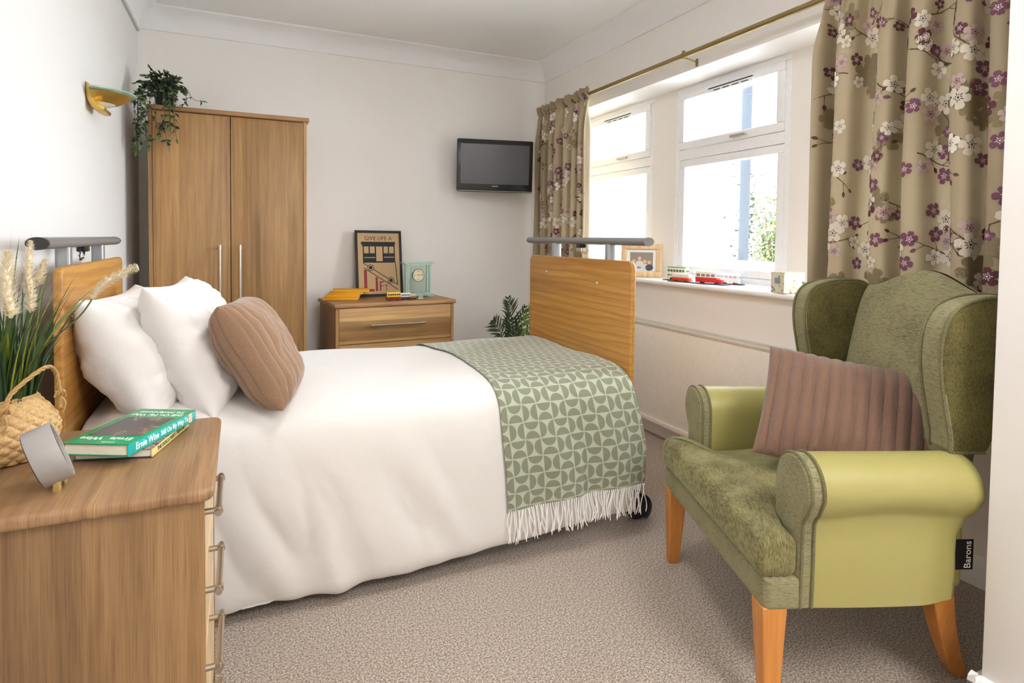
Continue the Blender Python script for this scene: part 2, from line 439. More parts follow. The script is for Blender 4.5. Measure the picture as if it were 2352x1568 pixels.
b = MB(); b.box(PX, XR, -1.8, PY, 0, CE, r=0.006); struct('wall_near_right', b, 'wall')
# baseboards
def base_prof(h=0.1, d=0.018): return [(0, 0), (d, 0), (d, h-0.018), (d*0.75, h-0.006), (0.004, h), (0, h)]
b = MB(); b.prism([(XR-p, z) for p, z in base_prof(0.105)], PY+0.02, YB-0.02, ax=1); struct('baseboard_right', b, 'gloss')
b = MB(); b.prism([(YB-p, z) for p, z in base_prof()], XL+0.02, XR-0.02, ax=0); struct('baseboard_back', b, 'gloss')
b = MB(); b.prism([(XL+p, z) for p, z in base_prof()], -1.8, YB-0.02, ax=1); struct('baseboard_left', b, 'gloss')
b = MB(); b.prism([(PX-p, z) for p, z in base_prof(0.14, 0.02)], -1.78, PY+0.02, ax=1); b.prism([(PY+p, z) for p, z in base_prof(0.14, 0.02)], PX-0.02, XR-0.02, ax=0)
struct('baseboard_near_right', b, 'gloss')
# coving: concave quarter between wall (drop) and ceiling (run)
def cov_prof(n=8, a=0.125, drop=0.135):
    P = [(0, CE), (0, CE-drop), (0.012, CE-drop), (0.014, CE-drop+0.012)]
    for k in range(n+1):
        th = PI/2*k/n; P.append((0.014+(a-0.028)*(1-math.cos(th)), CE-drop+0.014+(drop-0.03)*math.sin(th)))
    P += [(a-0.010, CE-0.014), (a, CE-0.010), (a, CE)]
    return P
b = MB(); b.prism([(YB-p, z) for p, z in cov_prof()], XL, XR, ax=0); struct('trim_1', b, 'coving')
b = MB(); b.prism([(XR-p, z) for p, z in cov_prof()], PY, YB-0.001, ax=1); struct('trim_2', b, 'coving')
b = MB(); b.prism([(XL+p, z) for p, z in cov_prof()], -1.8, YB-0.001, ax=1); struct('trim_3', b, 'coving')
b = MB(); b.box(XL, XL+0.016, -1.8, YB-0.03, CE-0.162, CE-0.138, r=0.003); struct('trim_4', b, plain('grey_conduit', 'c3c3bf', 0.4))
# window sill board with bullnose
prof = [(2.612, ZS), (2.612, 0.958)]+[(2.345-0.014*math.sin(a), 0.944+0.014*math.cos(a)) for a in [PI*k/8 for k in range(9)]]
b = MB(); b.prism(prof, Y0+0.002, Y1-0.002, ax=1); struct('trim_5', b, 'gloss')

# ---- windows
def window(n, y0, y1, handle=True):
    X = 2.605; z0, z1 = 0.96, ZT
    w = D.objects.new('window_%d' % n, None); COL.objects.link(w); w['kind'] = 'structure'; w.location = (X, (y0+y1)/2, z0); w.empty_display_size = 0.05
    WM[w.name] = Matrix.Translation(w.location)
    fw = 0.036; b = MB()
    def ring(b, ya, yb, za, zb, wd, xa, xb, r=0.004):
        b.box(xa, xb, ya, yb, za, za+wd, r=r); b.box(xa, xb, ya, yb, zb-wd, zb, r=r)
        b.box(xa, xb, ya, ya+wd, za+wd+0.0002, zb-wd-0.0002, r=r*0.5); b.box(xa, xb, yb-wd, yb, za+wd+0.0002, zb-wd-0.0002, r=r*0.5)
    ring(b, y0, y1, z0, z1, fw, X, X+0.07)
    b.box(X+0.001, X+0.069, y0+fw+0.0002, y1-fw-0.0002, 1.722, 1.785, r=0.003)      # transom
    b.build('frame', 'upvc', w, world=True)
    b = MB(); ring(b, y0+fw+0.001, y1-fw-0.001, 1.787, z1-fw-0.001, 0.047, X-0.012, X+0.055, 0.006)
    s1 = b.build('vent_sash', 'upvc', w, world=True)
    b = MB(); ring(b, y0+fw+0.001, y1-fw-0.001, z0+fw+0.001, 1.72, 0.046, X+0.004, X+0.055, 0.006)
    b.build('lower_sash', 'upvc', w, world=True)
    b = MB(); b.box(X+0.026, X+0.032, y0+fw+0.03, y1-fw-0.03, 1.82, z1-fw-0.03); b.build('upper_pane', 'pane', w, world=True, smooth=False)
    b = MB(); b.box(X+0.026, X+0.032, y0+fw+0.03, y1-fw-0.03, z0+fw+0.03, 1.69); b.build('lower_pane', 'pane', w, world=True, smooth=False)
    yc = lerp(y0, y1, 0.4)
    b = MB(); b.box(X-0.026, X-0.012, yc-0.03, yc+0.03, 1.797, 1.812, r=0.004); b.box(X-0.042, X-0.026, yc-0.12+0.03, yc+0.03, 1.798, 1.813, r=0.004)
    b.build('handle', 'steel', w, world=True)
    b = MB(); ym = lerp(y0, y1, 0.46)
    b.box(X-0.024, X+0.001, ym-0.17, ym+0.17, 2.094, 2.118, r=0.005)
    b.box(X-0.028, X-0.02, ym-0.17, ym+0.17, 2.117, 2.121, 1)
    for k in range(4): b.box(X-0.0255, X-0.022, ym-0.14+k*0.072, ym-0.14+k*0.072+0.05, 2.100, 2.105, 1)
    b.build('trickle_vent', ['upvc', M['blackmatt']], w, world=True)
window(1, 2.245, 3.14); window(2, 3.37, 4.27); window(3, 1.125, 2.015)

# ---- radiator cover
t = thing('radiator', 'long white convector radiator low on the wall under the window sill', 'radiator', (2.37, 2.4, 0.11))
b = MB(); b.box(2.275, 2.365, 1.45, 3.62, 0.125, 0.685, r=0.004); b.box(2.262, 2.2755, 1.45, 3.62, 0.108, 0.134, r=0.003); b.build('panel', plain('radiator_cream', 'efece6', 0.4), t, world=True)
b = MB(); b.box(2.270, 2.368, 1.45, 3.62, 0.684, 0.690, r=0.001); b.box(2.268, 2.280, 1.45, 3.62, 0.690, 0.700, r=0.002); b.box(2.35, 2.368, 1.45, 3.62, 0.690, 0.700, r=0.002)
for k in range(145): 
    y = 1.46+k*0.0148; b.add([(2.28, y, 0.690), (2.35, y+0.004, 0.690), (2.35, y+0.009, 0.690), (2.28, y+0.005, 0.690), (2.28, y, 0.698), (2.35, y+0.004, 0.698), (2.35, y+0.009, 0.698), (2.28, y+0.005, 0.698)], [(4, 5, 6, 7), (0, 1, 5, 4), (3, 2, 6, 7)])
b.build('top_grille', plain('grille_grey_white', 'dcd8d0', 0.45), t, world=True)

# ================================================================== WARDROBE
def bar_handle(name, p0, p1, nrm, r=0.0058, off=0.028, parent=None, mat='steel', inset=0.02):
    """round bar handle between p0,p1 in front of a face with normal nrm"""
    p0, p1, nrm = Vector(p0), Vector(p1), Vector(nrm); d = (p1-p0).normalized()
    b = MB(); a, c = p0+nrm*off, p1+nrm*off
    b.tube([a, c], r, 14)
    for q, sg in ((a, 1), (c, -1)):
        m_ = q+d*sg*inset
        b.tube([m_-d*0.006, m_+d*0.006], r*1.35, 14)
        b.tube([m_-nrm*(off-0.0005), m_], r*0.95, 10)
    return b.build(name, mat, parent, world=True)

t = thing('wardrobe', 'tall two-door oak wardrobe with trailing plant on top, against the back wall', 'wardrobe', (-0.04, 4.26, 0))
b = MB(); fx0, fx1, fy = -0.472, 0.392, 4.0
b.box(fx0, fx0+0.02, fy, 4.53, 0, 1.918); b.box(fx1-0.02, fx1, fy, 4.53, 0, 1.918)
b.box(fx0+0.02, fx1-0.02, 4.51, 4.53, 0, 1.918); b.box(fx0+0.02, fx1-0.02, fy+0.03, 4.51, 0.06, 0.08); b.box(fx0+0.02, fx1-0.02, fy+0.03, fy+0.045, 0, 0.06)
b.build('carcass', 'oak_z', t, world=True)
b = MB(); b.box(fx0-0.006, fx1+0.014, fy-0.02, 4.535, 1.918, 1.944, r=0.006); b.build('top_panel', M['oak_xt'], t, world=True)
for x0, x1, hx in ((fx0+0.022, -0.046, -0.103), (-0.042, fx1-0.022, 0.007)):
    b = MB(); b.box(x0, x1, fy+0.001, fy+0.02, 0.07, 1.914, r=0.0012); d = b.build('door', wood('oak_door', 2, *OAK, off=(x0*3+5, 0, x0*2)), t, world=True)
    h = bar_handle('handle', (hx, fy, 0.73), (hx, fy, 1.145), (0, -1, 0), parent=t, r=0.0062); h.parent = d

# ================================================================== FAR CHEST OF DRAWERS
A = math.radians(5.6)
t = thing('chest_of_drawers', 'oak chest of drawers against the back wall with poster and clock on top', 'chest of drawers', (0.985, 4.02, 0), A)
wd = 0.835; dp = 0.455
b = MB(); h0 = 0.738
b.box(-wd/2, -wd/2+0.02, 0, dp, 0, h0); b.box(wd/2-0.02, wd/2, 0, dp, 0, h0); b.box(-wd/2+0.02, wd/2-0.02, dp-0.02, dp, 0, h0); b.box(-wd/2+0.02, wd/2-0.02, 0.03, 0.045, 0, 0.05)
b.build('carcass', 'oak_z', t)
b = MB(); b.prism(rrect(-wd/2-0.014, wd/2+0.014, -0.018, dp+0.012, 0.01), h0, 0.765, r=0.006); b.build('top_panel', 'oak_xt', t)
zz = [0.734, 0.492, 0.250, 0.02]
for k in range(3):
    b = MB(); b.box(-wd/2+0.022, wd/2-0.022, 0.001, 0.02, zz[k+1]+0.004, zz[k], r=0.0012); d = b.build('drawer', wood('oak_drawer', 0, '9c7648', 'b98f5a', 'cfa970', off=(k*1.7, 0, k*3.1)), t)
    z = zz[k]-0.118
    h = bar_handle('handle', (0,0,0), (1,0,0), (0,-1,0), parent=t) if False else None
    bb = MB(); bb.tube([(-0.195, -0.03, z), (0.195, -0.03, z)], 0.0062, 14)
    for sx in (-1, 1):
        bb.tube([(sx*0.182, -0.03, z), (sx*0.168, -0.03, z)], 0.008, 14); bb.tube([(sx*0.175, 0.0005, z), (sx*0.175, -0.03, z)], 0.005, 10)
    bb.build('handle', 'steel', d)

# ================================================================== NEAR BEDSIDE CHEST
t = thing('bedside_chest', 'near oak bedside chest of drawers with books, clock and plant on top', 'chest of drawers', (-0.31, 1.5, 0))
X1 = -0.062
b = MB(); b.box(XL+0.012, X1, 1.272, 1.29, 0, 0.695); b.box(XL+0.012, X1, 1.725, 1.743, 0, 0.695); b.box(XL+0.012, XL+0.03, 1.29, 1.725, 0, 0.695); b.box(X1-0.05, X1-0.035, 1.29, 1.725, 0, 0.06)
b.build('carcass', 'oak_zn', t, world=True)
b = MB()
pr = rrect(XL+0.008, -0.044, 1.248, 1.758, 0.026, 6)
b.prism(pr, 0.695, 0.72, r=0.009, seg=3); b.build('top_panel', 'oak_y', t, world=True)
zz = [0.692, 0.537, 0.382, 0.227, 0.07]
for k in range(4):
    b = MB(); b.box(X1-0.018, X1-0.001, 1.292, 1.723, zz[k+1]+0.004, zz[k], r=0.001); d = b.build('drawer', 'pale', t, world=True)
    h = bar_handle('handle', (X1-0.001, 1.262, zz[k]-0.026), (X1-0.001, 1.462, zz[k]-0.026), (1, 0, 0), parent=t, r=0.0063, off=0.025, mat='nickel', inset=0.016); h.parent = d

# ================================================================== BED
BY0, BY1 = 2.035, 2.985
t = thing('bed', 'single profiling bed with oak end boards and grey rails above them', 'bed', (0.5, 2.5, 0))
def board(name, x0, x1, z0, z1):
    b = MB(); b.prism(rrect(BY0, BY1, z0, z1, 0.035, 8), x0, x1, ax=0, r=0.007, seg=3); return b.build(name, 'beech', t, world=True)
hb = board('headboard', -0.472, -0.448, 0.30, 1.105); fb = board('footboard', 1.474, 1.498, 0.25, 1.115)
def rail(xc, z, nm, capm):
    b = MB(); b.tube([(xc, 1.995, z), (xc, 3.06, z)], 0.017, 20, flat=(1, 1.5), up=(0, 0, 1)); r_ = b.build('grab_rail', 'railgrey', t, world=True)
    for y0, y1 in ((1.983, 1.997), (3.058, 3.07)):
        b = MB(); b.tube([(xc, y0, z), (xc, y1, z)], 0.0175, 20, flat=(1, 1.5), up=(0, 0, 1)); e = b.build('end_cap', capm, r_, world=True)
    for y in (2.26, 2.76):
        b = MB(); b.prism(rrect(xc-0.018, xc+0.018, y-0.02, y+0.02, 0.008), 0.5, z-0.014)
        for dy in (-0.009, 0.009): b.tube([(xc-0.0185, y+dy, 0.52), (xc-0.0185, y+dy, z-0.012)], 0.004, 8)
        b.build('rail_post', 'alu', t, world=True)
    b = MB(); y = 2.52
    b.box(xc-0.014, xc+0.014, y-0.045, y+0.02, z-0.034, z-0.012, 0, r=0.004); b.tube([(xc, y-0.05, z-0.03), (xc, y-0.07, z-0.045), (xc, y-0.055, z-0.06), (xc, y-0.01, z-0.055), (xc, y, z-0.03)], 0.004, 8, 1)
    b.build('release_catch', [M['black'], M['chrome']], t, world=True)
rail(-0.492, 1.172, 'h', 'capblack'); rail(1.518, 1.196, 'f', 'railgrey')
for x, nx, y, z in ((-0.448, 1, 2.14, 0.95), (-0.448, 1, 2.75, 0.95), (1.474, -1, 2.30, 1.005), (1.474, -1, 2.79, 1.03)):
    b = MB(); b.lathe([(0.0, 0.003), (0.004, 0.003), (0.0075, 0.0018), (0.0085, 0)], 14, axis='X'); 
    b.v = [Vector((x+nx*p.x, y+p.y, z-0.03*0+p.z)) for p in b.v]; b.build('bolt', 'chrome', hb if nx > 0 else fb, world=True)
b = MB(); b.box(-0.44, 1.465, 2.10, 2.93, 0.27, 0.33, r=0.01); b.build('bed_base', 'railgrey', t, world=True)
b = MB(); b.box(-0.43, 1.46, 2.085, 2.945, 0.335, 0.56, r=0.04, seg=4); b.build('mattress', 'pillow', t, world=True)
for x in (-0.40, 1.562):
    for y in (2.085, 2.87):
        b = MB(); b.tube([(x, y, 0.09), (min(x, 1.40), y, 0.30)], 0.018, 10); b.build('leg', 'railgrey', t, world=True)
        b = MB(); b.lathe([(0.0, -0.016), (0.045, -0.016), (0.052, -0.008), (0.052, 0.008), (0.045, 0.016), (0, 0.016)], 24, (x, y, 0.052), axis='Y')
        b.build('castor_wheel', 'blackmatt', t, world=True)
        b = MB(); b.lathe([(0.061, -0.024), (0.064, -0.01), (0.064, 0.01), (0.061, 0.024), (0.03, 0.03), (0.0, 0.031)], 20, (x, y, 0.052), axis='Y', a0=0.1, a1=PI*1.05)
        b.build('castor_hood', plain('blue_grey_hood', '5b6672', 0.25), t, world=True)

# ---- duvet (cross-section swept along x)
def fbm(x, y, z=0.0, o=3): return mnoise.fractal(Vector((x, y, z)), 1.0, 2.0, o)
YN = 2.035            # near top edge line
def section():
    """(y,z) polyline from far hem over the top to near hem"""
    P = [(3.045, 0.14), (3.06, 0.30), (3.05, 0.45), (3.035, 0.58), (3.0, 0.635), (2.93, 0.658), (2.75, 0.668), (2.5, 0.672), (2.3, 0.670), (2.16, 0.662), (2.07, 0.640), (2.015, 0.595), (1.99, 0.52), (1.975, 0.40), (1.968, 0.28), (1.965, 0.16), (1.968, 0.08), (1.985, 0.045), (2.01, 0.04)]
    return spline([(a, c, 0) for a, c in P], 10)
SEC = section(); _acc = [0.0]
for i in range(1, len(SEC)): _acc.append(_acc[-1]+(SEC[i]-SEC[i-1]).length)
SL = _acc[-1]
def sec_at(s):
    s = max(0, min(SL, s)); import bisect
    i = min(len(SEC)-2, max(0, bisect.bisect_right(_acc, s)-1)); tt = (s-_acc[i])/max(1e-9, _acc[i+1]-_acc[i])
    p = SEC[i].lerp(SEC[i+1], tt); tn = (SEC[i+1]-SEC[i]).normalized()
    return p.x, p.y, (-tn.y*-1*-1, tn.x) if False else (tn.y, -tn.x)
def duvet_pt(x, s, off=0.0):
    y, z, (ny, nz) = sec_at(s)
    # outward normal (ny,nz): section runs far->near over the top
    if nz < 0 and 0.8 < s < SL-0.7: ny, nz = -ny, -nz
    low = sstep(0.35, 0.04, z)*(1 if y < 2.3 else 0.3)
    d = 0.012*fbm(x*2.2, y*2.2, z*1.3, 2)
    d += low*(0.007*fbm(x*2.3+4, 0.3, z*1.6, 2)) - 0.004*low
    w = sstep(0.62, 0.15, z)*sstep(0.9, 0.5, x)*(1 if y < 2.3 else 0)
    d += w*0.030*abs(fbm(x*5.5+9+z*2.0, z*2.2+x, 0.7, 2))-w*0.008
    d -= 0.03*sstep(-0.28, -0.40, x)*sstep(0.55, 0.65, z)
    edge = sstep(-0.36, -0.43, x)
    d -= edge*0.02
    zz_ = z + off*nz + d*nz
    if z < 0.30: zz_ += (0.006*fbm(x*3.5, 2.2, 0, 2)+lerp(-0.022, 0.040, sstep(-0.1, 1.45, x)))*sstep(0.30, 0.10, z)*(1 if y < 2.3 else 0)
    return Vector((x, y+(off+d)*ny, max(0.012, zz_)))
# check outward orientation once
_y, _z, _n = sec_at(SL*0.5)
FLIP = 1 if _n[1] > 0 else -1
_old = sec_at
def sec_at(s, _o=_old):
    y, z, n = _o(s); return y, z, (n[0]*FLIP, n[1]*FLIP)
b = MB(); DX0, DX1 = -0.432, 1.462
def dfn(a, c): return duvet_pt(lerp(DX0, DX1, a), lerp(0, SL, c))
b.grid(190, 150, dfn)
du = b.build('duvet', 'duvet', origin=(0.5, 2.5, 0.05), recalc=False, ang=180)
sm = du.modifiers.new('thick', 'SOLIDIFY'); sm.thickness = 0.008; sm.offset = 1
tag(du, 'plain white duvet spread over the bed and hanging down its near side', 'duvet')

# ---- throw blanket
import bisect
def s_of_z_near(z):
    lo, hi = SL*0.62, SL
    for _ in range(40):
        m_ = (lo+hi)/2
        if sec_at(m_)[1] > z: lo = m_
        else: hi = m_
    return lo
S_A = 0.10; S_HEM = s_of_z_near(0.188)
def throw_pt(a, c, off=0.007):
    s = lerp(S_A, S_HEM, c)
    y, z, n = sec_at(s)
    side = sstep(0.62, 0.35, z) if y < 2.3 else 0.0
    x0 = lerp(0.805, 0.868, sstep(0.0, 0.55, c)) + 0.022*sstep(0.75, 1.0, c) + 0.006*fbm(c*5, 1, 0, 2)
    x1 = 1.466 + side*0.036 + 0.006*side*fbm(c*6, 4, 0, 2)
    x = lerp(x0, x1, a)
    p = duvet_pt(min(x, 1.46), s, off)
    p.x = x
    wv = side*(0.010*math.sin(a*15+z*3+1.5)*sstep(0, 0.3, a)+0.014*sstep(0.3, 1, a)*fbm(a*3.1, z*2.0, 3, 2))
    p.y -= wv*n[0]*-1 if n[0] < 0 else 0
    p.y -= side*(0.006+0.012*sstep(0.75, 1.0, a))
    if side > 0: p.y -= 0.012*math.exp(-((a-0.50)/0.035)**2)*sstep(0.6, 0.2, z)
    return p
b = MB(); CELL = 0.066
def thuv(a, c):
    s = lerp(S_A, S_HEM, c); return (lerp(0.0, 0.64, a)/CELL+0.55+0.35*0, (s-S_A)/(CELL*0.96)+0.3)
b.grid(90, 170, throw_pt, uv=thuv)
th = b.build('throw_blanket', 'throw', origin=(1.15, 2.4, 0.6), recalc=False, ang=180)
sm = th.modifiers.new('thick', 'SOLIDIFY'); sm.thickness = 0.0025; sm.offset = -1
tag(th, 'sage green patterned throw with cream fringe draped across the foot of the bed', 'blanket')
WM[th.name] = Matrix.Translation((1.15, 2.4, 0.6))
rnd = random.Random(11)
NT_ = 72
for k in range(NT_):
    a = (k+0.5)/NT_; p = throw_pt(a, 1.0, 0.007); p.y -= 0.004
    L = 0.118*rnd.uniform(0.9, 1.06); b = MB()
    ph, am, dr = rnd.uniform(0, 6), rnd.uniform(0.002, 0.009), rnd.gauss(0, 0.012)
    pts = []
    for i in range(9):
        tt = i/8; pts.append((p.x+dr*tt*tt+am*math.sin(ph+tt*5)-am*math.sin(ph), p.y-0.004*tt+0.004*math.sin(ph*2+tt*4)*tt, max(0.004, p.z+0.004-L*tt)))
    b.tube(pts, [0.0024]+[0.0019]*6+[0.0023, 0.0016], 6)
    b.build('tassel', 'fringe', th, world=True)

# ---- pillows and cushions
def pillow_mb(w, h, t_, nu=48, nv=48, rib=None, ear=0.07, wr=0.010, seed=0.0, sag=0.0, p=2.4, ribx=1.0, hf=0.5, seam=0.0):
    """lies in local XZ plane, thickness along Y"""
    b = MB()
    def side(sg):
        def fn(a, c):
            u = math.sin((a-0.5)*PI); v = math.sin((c-0.5)*PI)
            cn = 1+0.045*(u*v)**4 if not rib else 1.0
            x = w/2*u*(1-ear*(1-v*v))*cn; z = h/2*v*(1-ear*(1-u*u))*cn
            th = ((1-abs(u)**p)*(1-abs(v)**p))
            th = max(0, th)**0.5
            y = t_/2*th
            if rib:
                n_, amp = rib
                rr = abs(math.sin(PI*n_*(lerp(a, x/w+0.5, ribx))))
                y += amp*(rr**0.6-0.6)*min(1, th*3.5)
            y += wr*min(1, th*2)*(fbm(u*1.6+seed, v*1.6, seed, 3)+hf*fbm(u*4+seed, v*1.2+u*2, seed+3, 2)+(0 if rib else 0.35)*abs(fbm(u*3-v*5+seed, u*5+v*2, seed, 3)))
            z += sag*(1-v)*0.5*(th)*0
            return (x, sg*y, z)
        return fn
    b.grid(nu, nv, side(1)); b.grid(nu, nv, side(-1), flip=True)
    if seam:
        f = side(1); E_ = [f(k/40, 0) for k in range(41)]+[f(1, k/40) for k in range(1, 41)]+[f(1-k/40, 1) for k in range(1, 41)]+[f(0, 1-k/40) for k in range(1, 41)]
        b.tube([(p[0], 0, p[2]) for p in E_], seam, 6, cap=False)
    return b
def place(mb, loc, R): 
    T = Matrix.Translation(loc) @ R; mb.v = [T @ p for p in mb.v]
def Rm(yaw, lean, roll=0): return (Matrix.Rotation(math.radians(yaw), 4, 'Z') @ Matrix.Rotation(math.radians(lean), 4, 'X') @ Matrix.Rotation(math.radians(roll), 4, 'Y'))
# local X = along the bed's width (world y), thickness Y -> world x
def mk_pillow(name, label, cat, mat, loc, R, group=None, seam=None, **kw):
    b = pillow_mb(**kw); o = b.build(name, mat, recalc=True, ang=180)
    o.matrix_world = Matrix.Translation(loc) @ R; WM[o.name] = o.matrix_world.copy()
    tag(o, label, cat, group)
    return o
mk_pillow('pillow', 'white pillow leaning directly on the oak headboard', 'pillow', 'pillow', (-0.305, 2.44, 0.806), Rm(88, -26, 1), w=0.76, h=0.42, t_=0.25, ear=0.05, wr=0.024, hf=0.8, seam=0.0034, seed=2.0, nu=80, nv=64, p=3.6)
mk_pillow('pillow', 'white pillow in the middle, between the other pillow and the brown cushion', 'pillow', 'pillow', (-0.135, 2.43, 0.828), Rm(86, -25, 1), w=0.72, h=0.44, t_=0.215, ear=0.05, wr=0.026, hf=0.8, seam=0.0034, seed=7.0, nu=80, nv=64, p=3.6)
mk_pillow('cushion', 'brown ribbed plush cushion leaning on the white pillows on the bed', 'cushion', 'plush', (0.062, 2.20, 0.812), Rm(82, -30, 2), w=0.40, h=0.38, t_=0.19, ribx=0.0, rib=(13, 0.010), ear=0.03, wr=0.010, seed=4.0, nu=260, nv=60, p=3.6)

# ================================================================== ARMCHAIR
CA = math.atan2(-0.9356, -0.353); CO = (1.355, 1.41, 0)
ch = thing('wing_armchair', 'green wingback armchair with lime vinyl arms and beech legs beside the window', 'armchair', CO, CA)
def recolor(mb, start, test, m):
    for i in range(start, len(mb.f)):
        c = sum((mb.v[k] for k in mb.f[i]), Vector((0, 0, 0)))/len(mb.f[i])
        if test(c): mb.mi[i] = m
b = MB(); b.pad(rrect(-0.386, 0.386, -0.034, 0.075, 0.02), 0.278, 0.362, 0.014, ax=2); b.pad(rrect(-0.30, 0.30, 0.05, 0.50, 0.02), 0.285, 0.36, 0.01)
b.build('seat_rail', 'chen', ch)
T_ = [(-0.386, -0.046), (0.386, -0.046), (0.386, 0.052), (0.272, 0.062), (0.262, 0.10), (0.258, 0.49), (-0.258, 0.49), (-0.262, 0.10), (-0.272, 0.062), (-0.386, 0.052)]
def dens(poly, step=0.02, rc=0.022):
    out = []; n = len(poly)
    for i in range(n):
        p, a, c = Vector(poly[i]), Vector(poly[i-1]), Vector(poly[(i+1) % n])
        ra = min(rc, (a-p).length*0.4, (c-p).length*0.4); q0 = p+(a-p).normalized()*ra; q1 = p+(c-p).normalized()*ra
        for k in range(5): 
            t = k/4; out.append(q0.lerp(p, t).lerp(p.lerp(q1, t), t))
        nx = Vector(poly[(i+1) % n]); d_ = nx-p; rb = min(rc, d_.length*0.4); e = nx-d_.normalized()*rb; m_ = int((e-q1).length/step)
        for k in range(1, m_): out.append(q1.lerp(e, k/m_))
    return out
b = MB(); b.pad(dens(T_), 0.355, 0.468, 0.034, crown=0.022, rings=6, caprings=12, center=(0, 0.12))
for i, p in enumerate(b.v):
    if p.z > 0.40: p.z += 0.010*fbm(p.x*5, p.y*5, 1, 2)+0.006*sstep(0.1, -0.04, p.y)
b.build('seat_cushion', 'velv', ch, ang=60)
def arm_outline(s, lower=True):
    P = [(0.262, 0.285), (0.262, 0.40), (0.262, 0.50), (0.262, 0.575)]
    for k in range(1, 14):
        th = PI-PI*k/14*1.12; P.append((0.345+0.083*math.cos(th), 0.581+0.083*math.sin(th)*(1 if th > 0 else 0.9)))
    P += [(0.408, 0.530), (0.396, 0.516), (0.388, 0.500), (0.386, 0.45), (0.387, 0.40), (0.386, 0.34), (0.384, 0.285)]
    return [(s*x, z) for x, z in P]
for s in (1, -1):
    b = MB()
    def shr(a, c, h, s=s):
        t_ = (h-0.085)/0.44; bul = 0.006*math.sin(PI*t_)*(1 if c < 0.5 else 0)
        zz_ = c + (0.012*math.sin(PI*min(1, t_*1.1)) if 0.48 < c < 0.56 and abs(a) > 0.37 else 0) + (-0.004*t_ if c > 0.6 else 0)
        xx = a + s*bul - s*0.02*sstep(0.7, 1.0, t_)*(1 if c < 0.5 else 0.3)
        return (xx, h-0.028*t_*sstep(0.55, 0.42, c), zz_)
    pts = arm_outline(s)
    # add intermediate slices by stacking several pads is not needed: sweep grid
    n = len(pts)
    ys = [0.085+0.415*k/16 for k in range(17)]
    vs = [shr(a, c, y) for y in ys for a, c in pts]
    for k, (dy, ins) in enumerate(((0.010, 0.006), (0.018, 0.02), (0.020, 0.045))):
        cen = Vector((s*0.33, 0.47))
        for a, c in pts:
            q = Vector((a, c)); q = q+(cen-q).normalized()*ins; vs.append(shr(q.x, q.y, 0.50+dy))
    rows = len(ys)+3
    fs = [(i*n+k, i*n+(k+1) % n, (i+1)*n+(k+1) % n, (i+1)*n+k) for i in range(rows-1) for k in range(n)]
    fs += [tuple(range(n)), tuple((rows-1)*n+k for k in range(n))[::-1]]
    b.add(vs, fs); b.build('armrest', 'vinyl', ch, ang=70)
    b = MB(); fr = arm_outline(s)
    b.pad(fr, 0.052, 0.090, 0.011, ax=1, caprings=3, rings=4, crown0=0.004)
    b.build('arm_front', 'chen', ch, ang=60)
    b = MB(); b.tube([(a+s*0.0015*0, 0.060, c) for a, c in fr[1:]], 0.0042, 8); b.tube([(a*1.004, 0.089, c+0.001) for a, c in fr[1:]], 0.0042, 8, 0); b.build('piping', 'pipe', ch)
# back
def hump(x): return 1.052+0.066*math.cos(PI*min(1, abs(x)/0.27)/2)**2
def yb(z): return 0.505+max(0, z-0.45)*0.185
b = MB()
def bk_(sg):
    def fn(a, c):
        u = math.sin((a-0.5)*PI); v = math.sin(c*PI/2); x = 0.273*u; z = lerp(0.44, hump(x), v)
        ht = 0.052*max(0.0, (1-abs(u)**8)*(1-v**12))**0.5
        return (x, yb(z)+0.052+sg*ht-(0.024*(1-u*u)*(1-((v-0.55)/0.6)**2) if sg < 0 else 0), z)
    return fn
b.grid(48, 48, bk_(-1)); b.grid(48, 48, bk_(1), flip=True)
b.build('backrest', 'chen', ch, ang=180)
b = MB(); b.pad(rrect(-0.345, 0.345, 0.29, 0.475, 0.03), 0.485, 0.525, 0.015, ax=1); b.build('lower_back', 'vinyl', ch)
wo = [(0.462, 0.658), (0.456, 0.70), (0.444, 0.76), (0.430, 0.83), (0.420, 0.90), (0.420, 0.96), (0.432, 1.008), (0.458, 1.040), (0.50, 1.058), (0.55, 1.066), (0.61, 1.068), (0.66, 1.060), (0.69, 1.03), (0.69, 0.96), (0.665, 0.86), (0.62, 0.76), (0.585, 0.68), (0.56, 0.656), (0.51, 0.655)]
wsp = [(p.x, p.y) for p in spline([(a, c, 0) for a, c in wo], 4, closed=True)]
for s in (1, -1):
    b = MB(); x0, x1 = (0.272, 0.350)
    def wsh(a, c, h, s=s): return (s*(h+0.022*sstep(0.8, 1.07, c)*0.6), a+0.016*sstep(0.6, 0.5, a), c)
    b.pad(wsp, x0, x1, 0.012, ax=0, crown=0.008, crown0=0.004, rings=4, caprings=6, center=(0.56, 0.88), shear=wsh)
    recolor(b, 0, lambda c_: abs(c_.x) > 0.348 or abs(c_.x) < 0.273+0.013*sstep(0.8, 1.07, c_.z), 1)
    b.build('wing', ['chen', 'wing'], ch, ang=60)
    b = MB()
    for xx in (x0+0.003, x1-0.003):
        b.tube([wsh(a-0.001, c, xx) for a, c in wsp[:len(wsp)-8*4+4]], 0.0045, 8)
    b.tube([wsh(a, 0.661, x1-0.001) for a in (0.46, 0.49, 0.53, 0.56)], 0.005, 8); b.build('piping', 'pipe', ch)
